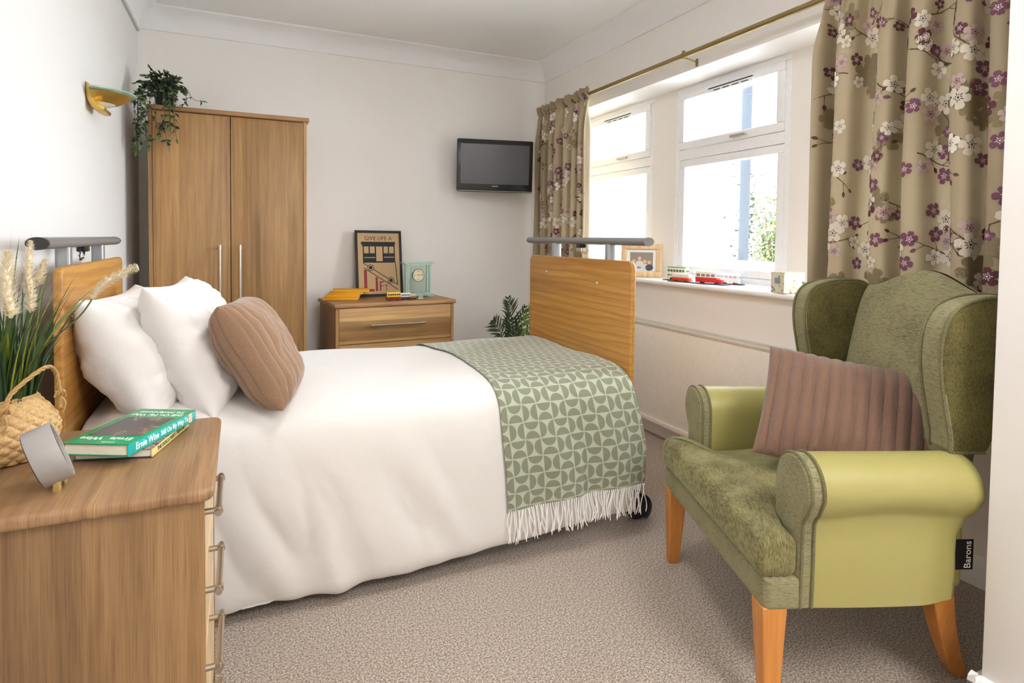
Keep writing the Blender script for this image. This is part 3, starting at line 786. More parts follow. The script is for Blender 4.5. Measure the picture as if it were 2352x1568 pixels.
for s in (1, -1):
    def leg(tx, ty, bx, by, th, bh, nm='leg'):
        b = MB(); vs = []
        for k in range(7):
            t = k/6; e = t*t; e = lerp(t, e, 0.5); cx, cy = lerp(tx, bx, e), lerp(ty, by, e); h = lerp(th, bh, t); z = lerp(0.285, 0.0, t)
            vs += [(cx+sx*h, cy+sy*h, z) for sx, sy in ((-1, -1), (1, -1), (1, 1), (-1, 1))]
        fs = [(i*4+j, i*4+(j+1) % 4, (i+1)*4+(j+1) % 4, (i+1)*4+j) for i in range(6) for j in range(4)]+[(0, 1, 2, 3), (24, 25, 26, 27)]
        b.add(vs, fs); o = b.build(nm, 'leg', ch, ang=30)
        bv = o.modifiers.new('bev', 'BEVEL'); bv.width = 0.003; bv.segments = 2
    leg(s*0.350, -0.002, s*0.362, -0.004, 0.032, 0.019)
    leg(s*0.316, 0.475, s*0.250, 0.600, 0.029, 0.020)
b = MB(); b.box(0.347, 0.3485, 0.497, 0.547, 0.352, 0.432); lab = b.build('maker_label', 'black', ch)
b = MB(); b.text('Barons', 0.026, Matrix.Translation((0.3495, 0.5315, 0.392)) @ Matrix.Rotation(PI/2, 4, 'Z') @ Matrix.Rotation(PI/2, 4, 'X') @ Matrix.Rotation(PI/2, 4, 'Z'))
w_ = b.build('label_text', 'white', lab); sub(lab, 'small black sewn label reading Barons')
mk_pillow('cushion', 'mauve brown ribbed cushion propped up on the green armchair', 'cushion', 'plush2', (1.690, 1.228, 0.672), Rm(-46, -33, 8), w=0.475, h=0.365, t_=0.14, rib=(13, 0.015), ear=0.04, wr=0.006, seed=9.0, nu=260, nv=50, p=2.6)

# ================================================================== TELEVISION
tv = thing('television', 'small black flat screen television on a bracket high on the back wall', 'television', (1.826, 4.335, 1.768), rot=(math.radians(4), 0, math.radians(-12.5)))
W_, H_ = 0.60, 0.405
b = MB(); b.prism(rrect(-W_/2, W_/2, -H_/2, H_/2, 0.012), -0.012, 0.03, ax=1, r=0.005); b.box(-0.22, 0.22, 0.028, 0.06, -0.15, 0.14, r=0.015)
b.build('casing', 'black', tv)
b = MB(); b.box(-W_/2+0.027, W_/2-0.030, -0.0128, -0.011, -H_/2+0.062, H_/2-0.036); b.build('screen', 'screen', tv, smooth=False)
b = MB(); b.text('TECHNIKA', 0.010, Matrix.Translation((0, -0.0130, -H_/2+0.046)) @ Matrix.Rotation(PI/2, 4, 'X')); b.build('brand_text', 'white', tv)
b = MB(); b.tube([(-0.295, -0.0125, -H_/2+0.008), (0.295, -0.0125, -H_/2+0.008)], 0.0016, 6); b.build('lower_trim', 'steel', tv)
b = MB(); b.box(-0.05, 0.05, 0.058, 0.07, -0.06, 0.06, r=0.003); b.tube([(0, 0.066, 0), (0.03, 0.15, 0), (0.0, 0.19, 0)], 0.014, 10); b.tube([(0.0, 0.19, 0), (-0.02, 0.215, 0)], 0.014, 10)
b.build('wall_bracket', 'blackmatt', tv)
b = MB(); b.box(1.80, 1.92, 4.530, 4.556, 1.66, 1.86, r=0.003); b.build('wall_plate', 'blackmatt', tv, world=True)

# ================================================================== WALL LIGHT
wl = thing('wall_light', 'brass and green glass uplighter on the left wall', 'wall light', (-0.59, 3.15, 1.80))
b = MB()
arc = [(0.003, 0.045), (0.012, 0.040), (0.018, 0.012), (0.026, -0.015), (0.044, -0.040), (0.070, -0.058), (0.066, -0.070), (0.045, -0.072), (0.022, -0.060), (0.008, -0.030), (0.002, 0.0)]
b.prism(arc, -0.075, 0.075, ax=1, r=0.003); b.build('wall_plate', 'brass', wl)
b = MB(); b.lathe([(0.0, 0.012), (0.145, 0.012), (0.152, 0.015), (0.152, 0.019), (0.145, 0.022), (0.0, 0.022)], 40, c=(0.022, 0.02, 0), a0=-PI/2, a1=PI/2); b.build('glass_dish', 'frostglass', wl)
b = MB(); b.lathe([(0.130, 0.012), (0.132, 0.006), (0.122, -0.004), (0.09, -0.024), (0.075, -0.030)], 40, c=(0.022, 0.02, 0), a0=-PI/2, a1=PI/2); b.build('brass_rim', 'brass', wl)
b = MB(); b.lathe([(0.084, -0.024), (0.06, -0.036), (0.03, -0.045), (0.0, -0.047)], 32, c=(0.022, 0.02, 0), a0=-PI/2, a1=PI/2); b.build('frosted_bowl', 'dglass', wl)

# ================================================================== CURTAINS
rod = thing('curtain_rod', 'antique brass curtain rod running above the window', 'curtain rod', (2.27, 2.7, 2.238))
b = MB(); b.tube([(2.27, 0.96, 2.238), (2.27, 4.44, 2.238)], 0.0145, 18); b.build('rod', 'rodbrass', rod, world=True)
for y in (2.69, 1.35, 4.415):
    b = MB(); b.tube([(2.27, y-0.007, 2.238), (2.27, y+0.007, 2.238)], 0.0172, 18); b.box(2.262, 2.278, y-0.006, y+0.006, 2.252, 2.266, r=0.002)
    b.tube([(2.275, y, 2.225), (2.32, y, 2.222), (2.366, y, 2.215)], 0.005, 8); b.box(2.362, 2.3705, y-0.008, y+0.008, 2.19, 2.235, r=0.003)
    b.build('bracket', 'rodbrass', rod, world=True)

FC = [('cream', 'd9cfbd'), ('blush', 'bfa59f'), ('plum', '74455a'), ('wine', '5e2f38'), ('taupe', '857759'), ('twig', '54402b'), ('dot', '3f2c24'), ('white', 'efe6da')]
def fabric():
    t = NT('curtain_beige_satin'); c = hexc('a08f72'); t.base(t.mix(t.noise(t.coord('Object', (1, 1, 0.3)), 800, 2), tuple(x*0.9 for x in c), tuple(x*1.08 for x in c)))
    t.set(Roughness=0.6); t.b.inputs['Sheen Weight'].default_value = 0.25
    # a little light passes through the cloth
    tl = t.n('ShaderNodeBsdfTranslucent'); tl.inputs['Color'].default_value = (*hexc('b8a888'), 1)
    mx = t.n('ShaderNodeMixShader'); mx.inputs[0].default_value = 0.05
    t.l(t.b.outputs[0], mx.inputs[1]); t.l(tl.outputs[0], mx.inputs[2]); t.l(mx.outputs[0], t.out.inputs['Surface']); return t.m
CM = [fabric()]+[plain('print_'+n, h, 0.7) for n, h in FC]

def curtain(name, label, ya, yb_, xc, zt, zb, nf, amp, cloth_w, seed, nmot, loose=0.0):
    rr = random.Random(seed)
    # fold phase warp
    ks = [rr.uniform(0.65, 1.4) for _ in range(nf)]; tot = sum(ks); cum = [0]
    for k in ks: cum.append(cum[-1]+k/tot)
    amps = [rr.uniform(0.7, 1.25) for _ in range(nf+1)]
    def phase(s):
        s = max(0, min(0.99999, s))
        for i in range(nf):
            if s <= cum[i+1]: return i+(s-cum[i])/(cum[i+1]-cum[i])
        return nf
    # pleats packed by arc: s is cloth fraction
    hgt = zt-zb
    ph2 = [rr.uniform(0, 6.28) for _ in range(6)]
    def P(s, v):
        """s cloth fraction 0..1, v metres below the top of the header"""
        p = phase(s); i = int(p); a_ = lerp(amps[i], amps[min(nf, i+1)], p-i)*amp
        wob = 0.18*math.sin(v*2.1+ph2[0]+p*0.7)+0.10*math.sin(v*4.3+ph2[1]+p*1.3)
        q = 2*PI*(p+wob*0.35*sstep(0.1, 0.8, v))
        y = lerp(ya, yb_, s)
        cs = math.cos(q); cs = math.copysign(abs(cs)**0.75, cs)
        tight = sstep(0.06, 0.34, v)
        x = xc - a_*cs*lerp(0.35, 1.0, tight)
        y += (ya-yb_)/nf*0.10*math.sin(2*q)*tight*-1*0.9
        # small gathers from the heading tape
        gz = (1-sstep(0.07, 0.30, v))
        x += gz*0.010*math.sin(q*3+ph2[2])+gz*0.005*math.sin(q*5.3+v*9)
        # header frill and rod channel
        if v < 0.075:
            fr = 1-sstep(0.045, 0.075, v)
            x += -0.016*math.exp(-((v-0.035)/0.026)**2)+fr*0.016*fbm(s*nf*2.3, v*16, seed, 2)
            y += fr*0.014*fbm(s*nf*2.0+5, v*14, seed+3, 2)
        x += 0.010*math.exp(-((v-0.082)/0.012)**2)
        x += 0.006*fbm(s*6, v*1.5, seed+1, 2)
        z = zt-v
        if v < 0.075: z += (1-sstep(0.0, 0.07, v))*0.012*fbm(s*nf*3.3, 7, seed, 2)
        return Vector((x, y, z))
    # spread: lower part slightly wider
    def S(u, v): return P(u/cloth_w, v)
    b = MB(); NU, NV = nf*26, 90
    b.grid(NU, NV, lambda a, c: P(a, hgt*(c**1.15)), 0)
    # decals
    def N(u, v):
        e = 0.004; a = S(u+e, v)-S(u-e, v); c = S(u, v+e)-S(u, v-e); n = a.cross(c)
        n = n.normalized() if n.length > 1e-9 else Vector((-1, 0, 0))
        return n if n.x < 0 or True else -n
    u0, v0 = cloth_w*0.5, 0.6
    sgn = 1 if N(u0, v0).x < 0 else -1
    def put(u, v, off):
        return S(u, v)+N(u, v)*sgn*off
    def ok(u, v, r): return r < u < cloth_w-r and 0.03+r < v < hgt-r
    def flower(u, v, r, m, rot, off, stam=True, sq=1.0):
        if not ok(u, v, r): return
        pr = [rr.uniform(0.88, 1.1) for _ in range(5)]; K = 40; R_ = 4; vs = [put(u, v, off)]; fs = []
        for j in range(1, R_+1):
            for k in range(K):
                th = 2*PI*k/K; pe = pr[int(k/8) % 5]; loc = (k % 8)/8
                prof = 0.50+0.50*max(0, math.sin(PI*loc))**0.55
                prof -= 0.07*math.exp(-((loc-0.5)/0.09)**2)
                rad = r*j/R_*prof*pe; vs.append(put(u+rad*math.cos(th+rot)*sq, v+rad*math.sin(th+rot), off))
        for k in range(K): fs.append((0, 1+k, 1+(k+1) % K))
        for j in range(R_-1):
            for k in range(K): fs.append((1+j*K+k, 1+(j+1)*K+k, 1+(j+1)*K+(k+1) % K, 1+j*K+(k+1) % K))
        b.add(vs, fs, m)
        if stam:
            sm_ = 7 if m in (1, 2, 8) else 8
            disc(u, v, r*0.10, sm_, off+0.0004)
            for q in range(10):
                th = rot+2*PI*q/10+0.3; a_, c_ = (0.20, 0.42) if q % 2 else (0.18, 0.30)
                line([(u+r*a_*math.cos(th), v+r*a_*math.sin(th)), (u+r*c_*math.cos(th), v+r*c_*math.sin(th))], r*0.035, sm_, off+0.0004)
    def disc(u, v, r, m, off, n=8):
        vs = [put(u, v, off)]+[put(u+r*math.cos(2*PI*k/n), v+r*math.sin(2*PI*k/n), off) for k in range(n)]
        b.add(vs, [(0, 1+k, 1+(k+1) % n) for k in range(n)], m)
    def line(pts, w, m, off, taper=False):
        n = len(pts); vs = []
        for i, (u, v) in enumerate(pts):
            a, c = pts[max(0, i-1)], pts[min(n-1, i+1)]; dx, dy = c[0]-a[0], c[1]-a[1]; L = math.hypot(dx, dy) or 1
            ww = w*(1-0.6*i/(n-1)) if taper else w
            vs += [put(u-dy/L*ww, v+dx/L*ww, off), put(u+dy/L*ww, v-dx/L*ww, off)]
        b.add(vs, [(2*i, 2*i+1, 2*i+3, 2*i+2) for i in range(n-1)], m)
    def leaf(u, v, L, th, m, off, w=0.28):
        if not ok(u, v, L): return
        n = 7; vs = []
        for i in range(n):
            t = i/(n-1); ww = L*w*math.sin(PI*t)**0.8 if 0 < i < n-1 else 0.0001
            cu, cv = u+L*t*math.cos(th), v+L*t*math.sin(th)
            vs += [put(cu-math.sin(th)*ww, cv+math.cos(th)*ww, off), put(cu+math.sin(th)*ww, cv-math.cos(th)*ww, off)]
        b.add(vs, [(2*i, 2*i+1, 2*i+3, 2*i+2) for i in range(n-1)], m)
    rows = int(math.ceil(nmot/4)); cnt = 0
    for k in range(nmot):   # taupe shadow flowers
        u, v = rr.uniform(0.05, cloth_w-0.05), rr.uniform(0.1, hgt-0.1); flower(u, v, rr.uniform(0.04, 0.06), 5, rr.uniform(0, 6), 0.0006, False)
        flower(u+rr.uniform(-0.05, 0.05), v+0.06, 0.035, 5, 1, 0.0006, False)
    gx = max(2, int(round(cloth_w/0.23))); gy = max(2, int(round(hgt/0.175)))
    for iy in range(gy):
        for ix in range(gx):
            u = (ix+0.5+0.5*(iy % 2)+rr.uniform(-0.34, 0.34))*cloth_w/gx; v = (iy+0.5+rr.uniform(-0.32, 0.32))*hgt/gy
            if not (0.03 < u < cloth_w-0.03): continue
            d0 = rr.choice([-0.4, 0.5, 2.6, 3.6])+rr.uniform(-0.3, 0.3); pts = []
            uu, vv, dd = u, v, d0
            for i in range(9): 
                pts.append((uu, vv)); uu += 0.019*math.cos(dd); vv += 0.019*math.sin(dd); dd += 0.10*(1 if rr.random() < 0.5 else -1)
            if not all(ok(a, c, 0.005) for a, c in pts): pts = [q for q in pts if ok(q[0], q[1], 0.005)]
            if len(pts) < 3: continue
            line(pts, 0.0028, 6, 0.0010, True)
            for bi in (3, 6):
                if bi < len(pts):
                    a0 = d0+rr.choice([-0.8, 0.8]); q = [(pts[bi][0]+0.012*j*math.cos(a0), pts[bi][1]+0.012*j*math.sin(a0)) for j in range(4)]
                    if all(ok(a, c, 0.005) for a, c in q):
                        line(q, 0.0018, 6, 0.0010, True); e = q[-1]
                        if rr.random() < 0.5: leaf(e[0], e[1], 0.026, a0, rr.choice([4, 6, 3]), 0.0011)
                        else: flower(e[0], e[1], rr.uniform(0.018, 0.024), rr.choice([3, 4]), rr.uniform(0, 6), 0.0016)
            e = pts[-1]; leaf(e[0], e[1], 0.022, d0, 6, 0.0011)
            cl = [(0, 0, 0.040, 1), (0.060, -0.030, 0.034, rr.choice([1, 8])), (-0.024, 0.062, 0.030, rr.choice([3, 4])), (0.040, 0.040, 0.031, 2), (-0.060, -0.018, 0.027, rr.choice([1, 3]))]
            rr.shuffle(cl); ca, sa = math.cos(d0), math.sin(d0)
            for j, (a, c, r, m) in enumerate(cl[:rr.choice([3, 4, 5])]):
                flower(u+a*ca-c*sa, v+a*sa+c*ca, r*rr.uniform(0.9, 1.12), m, rr.uniform(0, 6), 0.0014+0.0005*j)
    o = b.build(name, CM, origin=(xc, (ya+yb_)/2, zb), recalc=False, ang=180)
    tag(o, label, 'curtain', None); return o
curtain('curtain', 'narrow far floral curtain gathered in the corner left of the window', 4.43, 3.66, 2.262, 2.285, 0.78, 7, 0.040, 1.35, 3, 14)
curtain('curtain', 'wide near floral curtain hanging behind the green armchair', 1.775, 1.0, 2.245, 2.285, 0.72, 6, 0.058, 1.55, 8, 26)

# ================================================================== POSTER, CLOCK, BOOKS, TOYS ON THE FAR CHEST
pw, phh = 0.348, 0.492
po = thing('framed_poster', 'black framed vintage style poster leaning on the wall on the far chest', 'poster', (0.952, 4.415, 0.766), rot=(math.radians(-9), 0, math.radians(2)))
b = MB(); fw = 0.018
b.box(-pw/2, pw/2, 0, 0.016, 0, fw, r=0.002); b.box(-pw/2, pw/2, 0, 0.016, phh-fw, phh, r=0.002)
b.box(-pw/2, -pw/2+fw, 0, 0.016, fw, phh-fw, r=0.002); b.box(pw/2-fw, pw/2, 0, 0.016, fw, phh-fw, r=0.002); b.box(-pw/2+0.01, pw/2-0.01, 0.010, 0.014, 0.01, phh-0.01)
b.build('frame', 'blackmatt', po)
b = MB(); b.box(-pw/2+fw*0.9, pw/2-fw*0.9, 0.0085, 0.0098, fw*0.9, phh-fw*0.9); art = b.build('poster_print', plain('buff_paper', 'c4a67c', 0.7), po, smooth=False)
ink = plain('navy_ink', '27262b', 0.7); red = plain('red_ink', '93353a', 0.7); brown = plain('brown_ink', '63302a', 0.7)
# art coordinates: zoom pixels -> local
def ax_(x): return -pw/2+(x-503)/(975-503)*pw
def az_(y): return phh-(y-212)/(870-212)*phh
def rect(b, x0, y0, x1, y1, d=0.0080, m=0): b.add([(ax_(x0), d, az_(y1)), (ax_(x1), d, az_(y1)), (ax_(x1), d, az_(y0)), (ax_(x0), d, az_(y0))], [(0, 1, 2, 3)], m)
def linep(b, x0, y0, x1, y1, w, d=0.0078, m=0):
    a, c = Vector((x0, y0)), Vector((x1, y1)); n = (c-a).normalized(); n = Vector((-n.y, n.x))*w/2
    b.add([(ax_(q.x), d, az_(q.y)) for q in (a-n, c-n, c+n, a+n)], [(0, 1, 2, 3)], m)
def circ(b, x, y, r, d, m): b.add([(ax_(x), d, az_(y))]+[(ax_(x+r*math.cos(k*PI/14)), d, az_(y+r*math.sin(k*PI/14))) for k in range(28)], [(0, 1+k, 1+(k+1) % 28) for k in range(28)], m)
b = MB()
rect(b, 563, 325, 911, 352); rect(b, 573, 352, 905, 372); rect(b, 578, 372, 590, 535); rect(b, 893, 372, 905, 535)
rect(b, 637, 372, 650, 440); rect(b, 698, 372, 712, 440); rect(b, 777, 372, 790, 440); rect(b, 834, 372, 845, 440)
rect(b, 590, 440, 712, 535); rect(b, 777, 440, 893, 535); rect(b, 712, 520, 777, 535)
rect(b, 592, 479, 703, 487, 0.0078, 1); rect(b, 792, 476, 897, 484, 0.0078, 1)
linep(b, 583, 540, 925, 757, 7); linep(b, 583, 585, 925, 806, 7); linep(b, 905, 530, 921, 756, 8); linep(b, 583, 535, 583, 545, 6)
for x, y in ((652, 583), (855, 713)):
    circ(b, x, y, 33, 0.0076, 0); circ(b, x, y, 27, 0.0074, 1); circ(b, x, y, 18, 0.0072, 0)
b.build('tram_drawing', [ink, D.materials['buff_paper']], art, recalc=False, smooth=False)
b = MB(); rect(b, 583, 606, 613, 797); rect(b, 590, 797, 685, 820); rect(b, 697, 680, 720, 818)
rect(b, 738, 722, 752, 816); rect(b, 752, 722, 780, 733); rect(b, 752, 762, 774, 771)
rect(b, 790, 757, 822, 765); rect(b, 804, 765, 811, 814)
b.build('lift_lettering', red, art, recalc=False, smooth=False)
b = MB(); b.text('GIVE LIFE A', 0.0435, Matrix.Translation((ax_(737), 0.0078, az_(292))) @ Matrix.Rotation(PI/2, 4, 'X'), ext=0.0002, sx=0.95); b.build('top_lettering', brown, art)

gc = thing('glass_mantel_clock', 'square green glass mantel clock with round cream dial on the far chest', 'clock', (1.205, 4.315, 0.766), math.radians(8))
b = MB(); b.box(-0.12, 0.12, -0.035, 0.035, 0.008, 0.018, r=0.002); b.box(-0.105, 0.105, -0.028, 0.028, 0.018, 0.030, r=0.002)
for sx in (-1, 1): b.box(sx*0.095-0.025, sx*0.095+0.025, -0.038, 0.038, 0, 0.008, r=0.002)
b.build('base', 'edgeglass', gc)
b = MB(); b.box(-0.105, 0.105, -0.03, 0.03, 0.235, 0.247, r=0.002); b.box(-0.12, 0.12, -0.036, 0.036, 0.247, 0.257, r=0.002); b.build('top_slab', 'edgeglass', gc)
for x in (-0.094, -0.076, 0.076, 0.094):
    b = MB(); b.box(x-0.006, x+0.006, -0.022 if abs(x) > 0.08 else -0.012, 0.022 if abs(x) > 0.08 else 0.012, 0.030, 0.235, r=0.001); b.build('glass_pillar', 'edgeglass', gc)
b = MB(); b.box(-0.070, 0.070, -0.004, 0.004, 0.030, 0.235); b.build('glass_panel', 'cglass', gc, smooth=False)
dl = Matrix.Translation((0, -0.012, 0.158))
b = MB(); b.lathe([(0.0, -0.016), (0.045, -0.016), (0.047, 0.004), (0.044, 0.008), (0.0415, 0.004)], 36, axis='Y'); 
b.v = [Vector((p.x, -p.y*1.0-0.008, p.z+0.158)) for p in b.v]; cs = b.build('clock_case', 'chrome', gc)
b = MB(); b.lathe([(0, 0.0), (0.0415, 0.0)], 36, axis='Y'); b.v = [Vector((p.x, -0.0125, p.z+0.158)) for p in b.v]; dial = b.build('dial', plain('cream_dial', 'efe3c4', 0.5), cs, recalc=False)
b = MB()
for k in range(12):
    th = k*PI/6; L = 0.010 if k % 3 == 0 else 0.005; T = Matrix.Translation((0, -0.0130, 0.158)) @ Matrix.Rotation(th, 4, 'Y'); b.T = T
    b.box(-0.0007-(0.0012 if k % 3 == 0 else 0), 0.0007+(0.0012 if k % 3 == 0 else 0), -0.0002, 0.0002, 0.036-L, 0.036)
for th, L in ((-52, 0.021), (80, 0.032)):
    b.T = Matrix.Translation((0, -0.0136, 0.158)) @ Matrix.Rotation(math.radians(th), 4, 'Y'); b.box(-0.0010, 0.0010, -0.0002, 0.0002, -0.005, L)
b.T = Matrix.Identity(4); b.build('dial_hands', 'blackmatt', cs)

yel = plain('mustard_cloth_cover', 'dfa00c', 0.6); pages = plain('book_pages', 'ece6d6', 0.8)
def book(name, label, loc, rz, w, l, h, cover, group=None, bottom=None, spine_side=1):
    """w along x (spine at +x if spine_side=1), l along y"""
    t = thing(name, label, 'book', loc, rz, group)
    ct = 0.0022; b = MB()
    b.box(-w/2, w/2, -l/2, l/2, 0, ct, 1 if bottom else 0, r=0.0006); b.box(-w/2, w/2, -l/2, l/2, h-ct, h, 0, r=0.0006)
    s = spine_side; x = s*w/2; b.box(min(x, x-s*0.003), max(x, x-s*0.003), -l/2, l/2, 0.0003, h-0.0003, 2 if bottom else 0, r=0.001)
    b.build('cover', [cover]+list(bottom or []), t)
    b = MB(); b.box(-w/2+0.004, w/2-0.002, -l/2+0.004, l/2-0.004, ct, h-ct); b.build('pages', pages, t, smooth=False)
    return t
G_ = 'stack of mustard yellow books'
ang = math.radians(3)
# spines face the viewer (local +x turned towards -y)
bk = [((0.652, 4.285, 0.766), -106, 0.150, 0.235, 0.017, 'lowest of the four mustard yellow books, at the bottom of the stack'),
      ((0.668, 4.300, 0.7835), -105, 0.150, 0.225, 0.018, 'second from bottom of the mustard yellow book stack'),
      ((0.690, 4.310, 0.8020), -103, 0.145, 0.230, 0.013, 'third from bottom of the mustard yellow book stack'),
      ((0.722, 4.305, 0.8155), -100, 0.150, 0.245, 0.018, 'top mustard yellow book of the stack, shifted to the right')]
for loc, rz, w, l, h, lab_ in bk: book('book', lab_, loc, math.radians(rz), w, l, h, yel, G_)

def toy_bus(name, label, loc, rz, L, W, H, low, up, roof, decks=2, win='2a2420', group=None, bonnet=False, plate=False):
    t = thing(name, label, 'toy bus', loc, rz, group); z0 = 0.004 if plate else 0
    lo, u_, ro, wi = [plain('toy_%s_%d' % (name, i), c, 0.35) for i, c in enumerate((low, up, roof, win))]
    hb_ = H*0.42 if decks == 2 else H*0.5; b = MB()
    x1 = L/2-(L*0.16 if bonnet else 0)
    b.box(-L/2, x1, -W/2, W/2, z0+H*0.07, z0+hb_, 0, r=0.0015)
    if bonnet: b.box(x1-0.002, L/2, -W/2*0.8, W/2*0.8, z0+H*0.07, z0+hb_*0.75, 0, r=0.002)
    b.box(-L/2+0.0006, x1-0.0006, -W/2+0.0006, W/2-0.0006, z0+hb_, z0+H*0.94, 1, r=0.0015)
    b.build('body', [lo, u_], t)
    b = MB(); b.box(-L/2+0.001, x1-0.001, -W/2+0.001, W/2-0.001, z0+H*0.92, z0+H, r=H*0.03); b.build('roof', ro, t)
    b = MB(); n = 6 if decks == 2 else 4
    bands = [(H*0.30, H*0.42), (H*0.62, H*0.80)] if decks == 2 else [(H*0.58, H*0.80)]
    for za, zb in bands:
        for k in range(n):
            xa = -L/2+L*0.05+k*(x1+L/2-L*0.08)/n; xb = xa+(x1+L/2)/n*0.66
            b.box(xa, xb, -W/2-0.0006, W/2+0.0006, z0+za, z0+zb)
        b.box(x1-0.001, x1+0.0008, -W/2+0.003, W/2-0.003, z0+za, z0+zb); b.box(-L/2-0.0008, -L/2+0.001, -W/2+0.003, W/2-0.003, z0+za, z0+zb)
    b.build('windows', wi, t, smooth=False)
    for x in (-L*0.28, L*0.28):
        b = MB(); b.tube([(x, -W/2-0.0008, z0+H*0.08), (x, W/2+0.0008, z0+H*0.08)], H*0.08, 12); b.build('wheels', 'blackmatt', t)
    if plate:
        b = MB(); b.box(-L*0.68, L*0.68, -W*0.75, W*0.75, 0, 0.004, r=0.001); b.build('base_plate', plain('dark_plate', '4a4a52', 0.4), t)
    return t
Z_ = 0.7655
toy_bus('toy_bus', 'yellow and red double-decker toy bus, largest of the four toys on the far chest', (0.972, 4.10, Z_), math.radians(186), 0.098, 0.032, 0.058, '8f1820', 'e0b838', 'e6c75a', 2)
toy_bus('toy_bus', 'maroon and white double-decker toy bus beside the yellow one', (1.062, 4.125, Z_), math.radians(190), 0.078, 0.028, 0.048, '3c1a22', 'ece4dc', 'f2ecea', 2)
toy_bus('toy_van', 'small cream and maroon toy van right of the two toy buses', (1.118, 4.128, Z_), math.radians(190), 0.05, 0.024, 0.034, '6a1a22', 'ecd9a0', 'f0e0ae', 1)['category'] = 'toy van'
toy_bus('toy_car', 'tiny pale green toy car in front of the glass clock', (1.172, 4.135, Z_), math.radians(200), 0.045, 0.022, 0.021, 'c5d6bf', 'b8cbb2', 'dbe6d3', 1, bonnet=True)['category'] = 'toy car'

# ---- on the sill
ZSL = 0.9595
toy_bus('toy_tram', 'green and cream double-decker toy tram at the left of the window sill', (2.455, 2.915, ZSL), math.radians(-80), 0.145, 0.034, 0.078, 'efe6bc', 'f4efe2', '3f8f3c', 2, win='55784e', plate=True)['category'] = 'toy tram'
toy_bus('toy_tram', 'small orange and white toy tram in front of the green one on the sill', (2.385, 2.80, ZSL), math.radians(-78), 0.125, 0.03, 0.044, 'd2451f', 'f1ece4', 'dedad2', 1, win='e6dfd8', plate=True)['category'] = 'toy tram'
toy_bus('toy_tram', 'red and cream bonneted toy bus in the middle of the sill', (2.43, 2.615, ZSL), math.radians(-76), 0.165, 0.036, 0.066, 'd4252b', 'f5efe6', 'f3efe8', 1, win='8b8886', bonnet=True, plate=True)
toy_bus('toy_tram', 'pale white toy tram behind the red one, close to the window', (2.545, 2.575, ZSL), math.radians(-78), 0.12, 0.03, 0.055, 'f3f2f0', 'f4f4f2', 'eeeeec', 1, win='b8bcc4', plate=True)['category'] = 'toy tram'
for o in D.objects:
    if o.get('label', '').startswith('red and cream bonneted'): o.name = 'toy_bus'

def pattern_box():
    t = NT('lemon_print_card'); v = t.coord('Object', (1, 1, 1))
    vo = t.n('ShaderNodeTexVoronoi', feature='F1'); t.l(v, vo.inputs['Vector']); vo.inputs['Scale'].default_value = 58
    sp = t.n('ShaderNodeSeparateColor'); t.l(vo.outputs['Color'], sp.inputs[0])
    spot = t.math('MULTIPLY', t.math('LESS_THAN', vo.outputs['Distance'], 0.36), t.math('GREATER_THAN', sp.outputs[0], 0.35))
    pal = t.ramp(sp.outputs[1], [(0.0, hexc('6c7a54')), (0.3, hexc('e3c33f')), (0.5, hexc('9d8fb8')), (0.66, hexc('8f9a72')), (0.85, hexc('c9b45a'))], 'CONSTANT')
    t.base(t.mix(spot, hexc('ddd9c9'), pal)); t.set(Roughness=0.5); return t.m
tb = thing('tissue_box', 'square tissue box with lemon and bird print at the right of the sill', 'tissue box', (2.395, 2.055, ZSL), math.radians(-14))
b = MB(); b.box(-0.055, 0.055, -0.05, 0.05, 0, 0.10, r=0.0015); bx = b.build('box', pattern_box(), tb, smooth=False)
b = MB(); b.box(-0.0562, -0.0552, -0.022, 0.018, 0.045, 0.072); b.build('blue_label', plain('blue_grey_label', '8795ab', 0.5), tb)
b = MB(); b.lathe([(0.0, 0.0), (0.028, 0.0)], 20, c=(0, 0, 0.1006)); b.build('opening', plain('tissue_slot', 'cfcabb', 0.8), tb, recalc=False)

pf = thing('photo_frame', 'light wood photo frame with family photo standing on the sill', 'photo frame', (2.43, 3.255, ZSL), rot=(math.radians(-9), 0, math.radians(-42)))
fw_, fh_, bw = 0.27, 0.225, 0.038
b = MB(); 
b.box(-fw_/2, fw_/2, 0, 0.018, 0, bw, r=0.002); b.box(-fw_/2, fw_/2, 0, 0.018, fh_-bw, fh_, r=0.002); b.box(-fw_/2, -fw_/2+bw, 0, 0.018, bw, fh_-bw, r=0.002); b.box(fw_/2-bw, fw_/2, 0, 0.018, bw, fh_-bw, r=0.002)
b.build('frame', 'pine', pf)
b = MB(); b.box(-fw_/2+0.01, fw_/2-0.01, 0.012, 0.016, 0.01, fh_-0.01); b.build('mount', 'white', pf)
b = MB(); b.box(-0.075, 0.075, 0.010, 0.0125, 0.058, fh_-0.058, 0)
sk, dk, hr, lt = [plain('photo_'+n, h, 0.4) for n, h in (('skin', 'd9b09a'), ('dark', '3a3a42'), ('hair', 'a58562'), ('light', 'd8d4cc'))]
def pc_(b, x, z, r, m, d, sz=1.0): b.add([(x, d, z)]+[(x+r*math.cos(k*PI/8), d, z+r*sz*math.sin(k*PI/8)) for k in range(16)], [(0, 1+k, 1+(k+1) % 16) for k in range(16)], m)
for x, z, body in ((-0.05, 0.105, 3), (-0.012, 0.125, 3), (0.022, 0.105, 3), (0.052, 0.10, 2)):
    pc_(b, x, z-0.035, 0.026, body, 0.0098, 0.8); pc_(b, x, z+0.003, 0.0155, 4, 0.0096); pc_(b, x, z, 0.0125, 1, 0.0094)
b.build('photograph', [plain('photo_back', '8f8376', 0.3), sk, dk, lt, hr], pf, recalc=False, smooth=False)
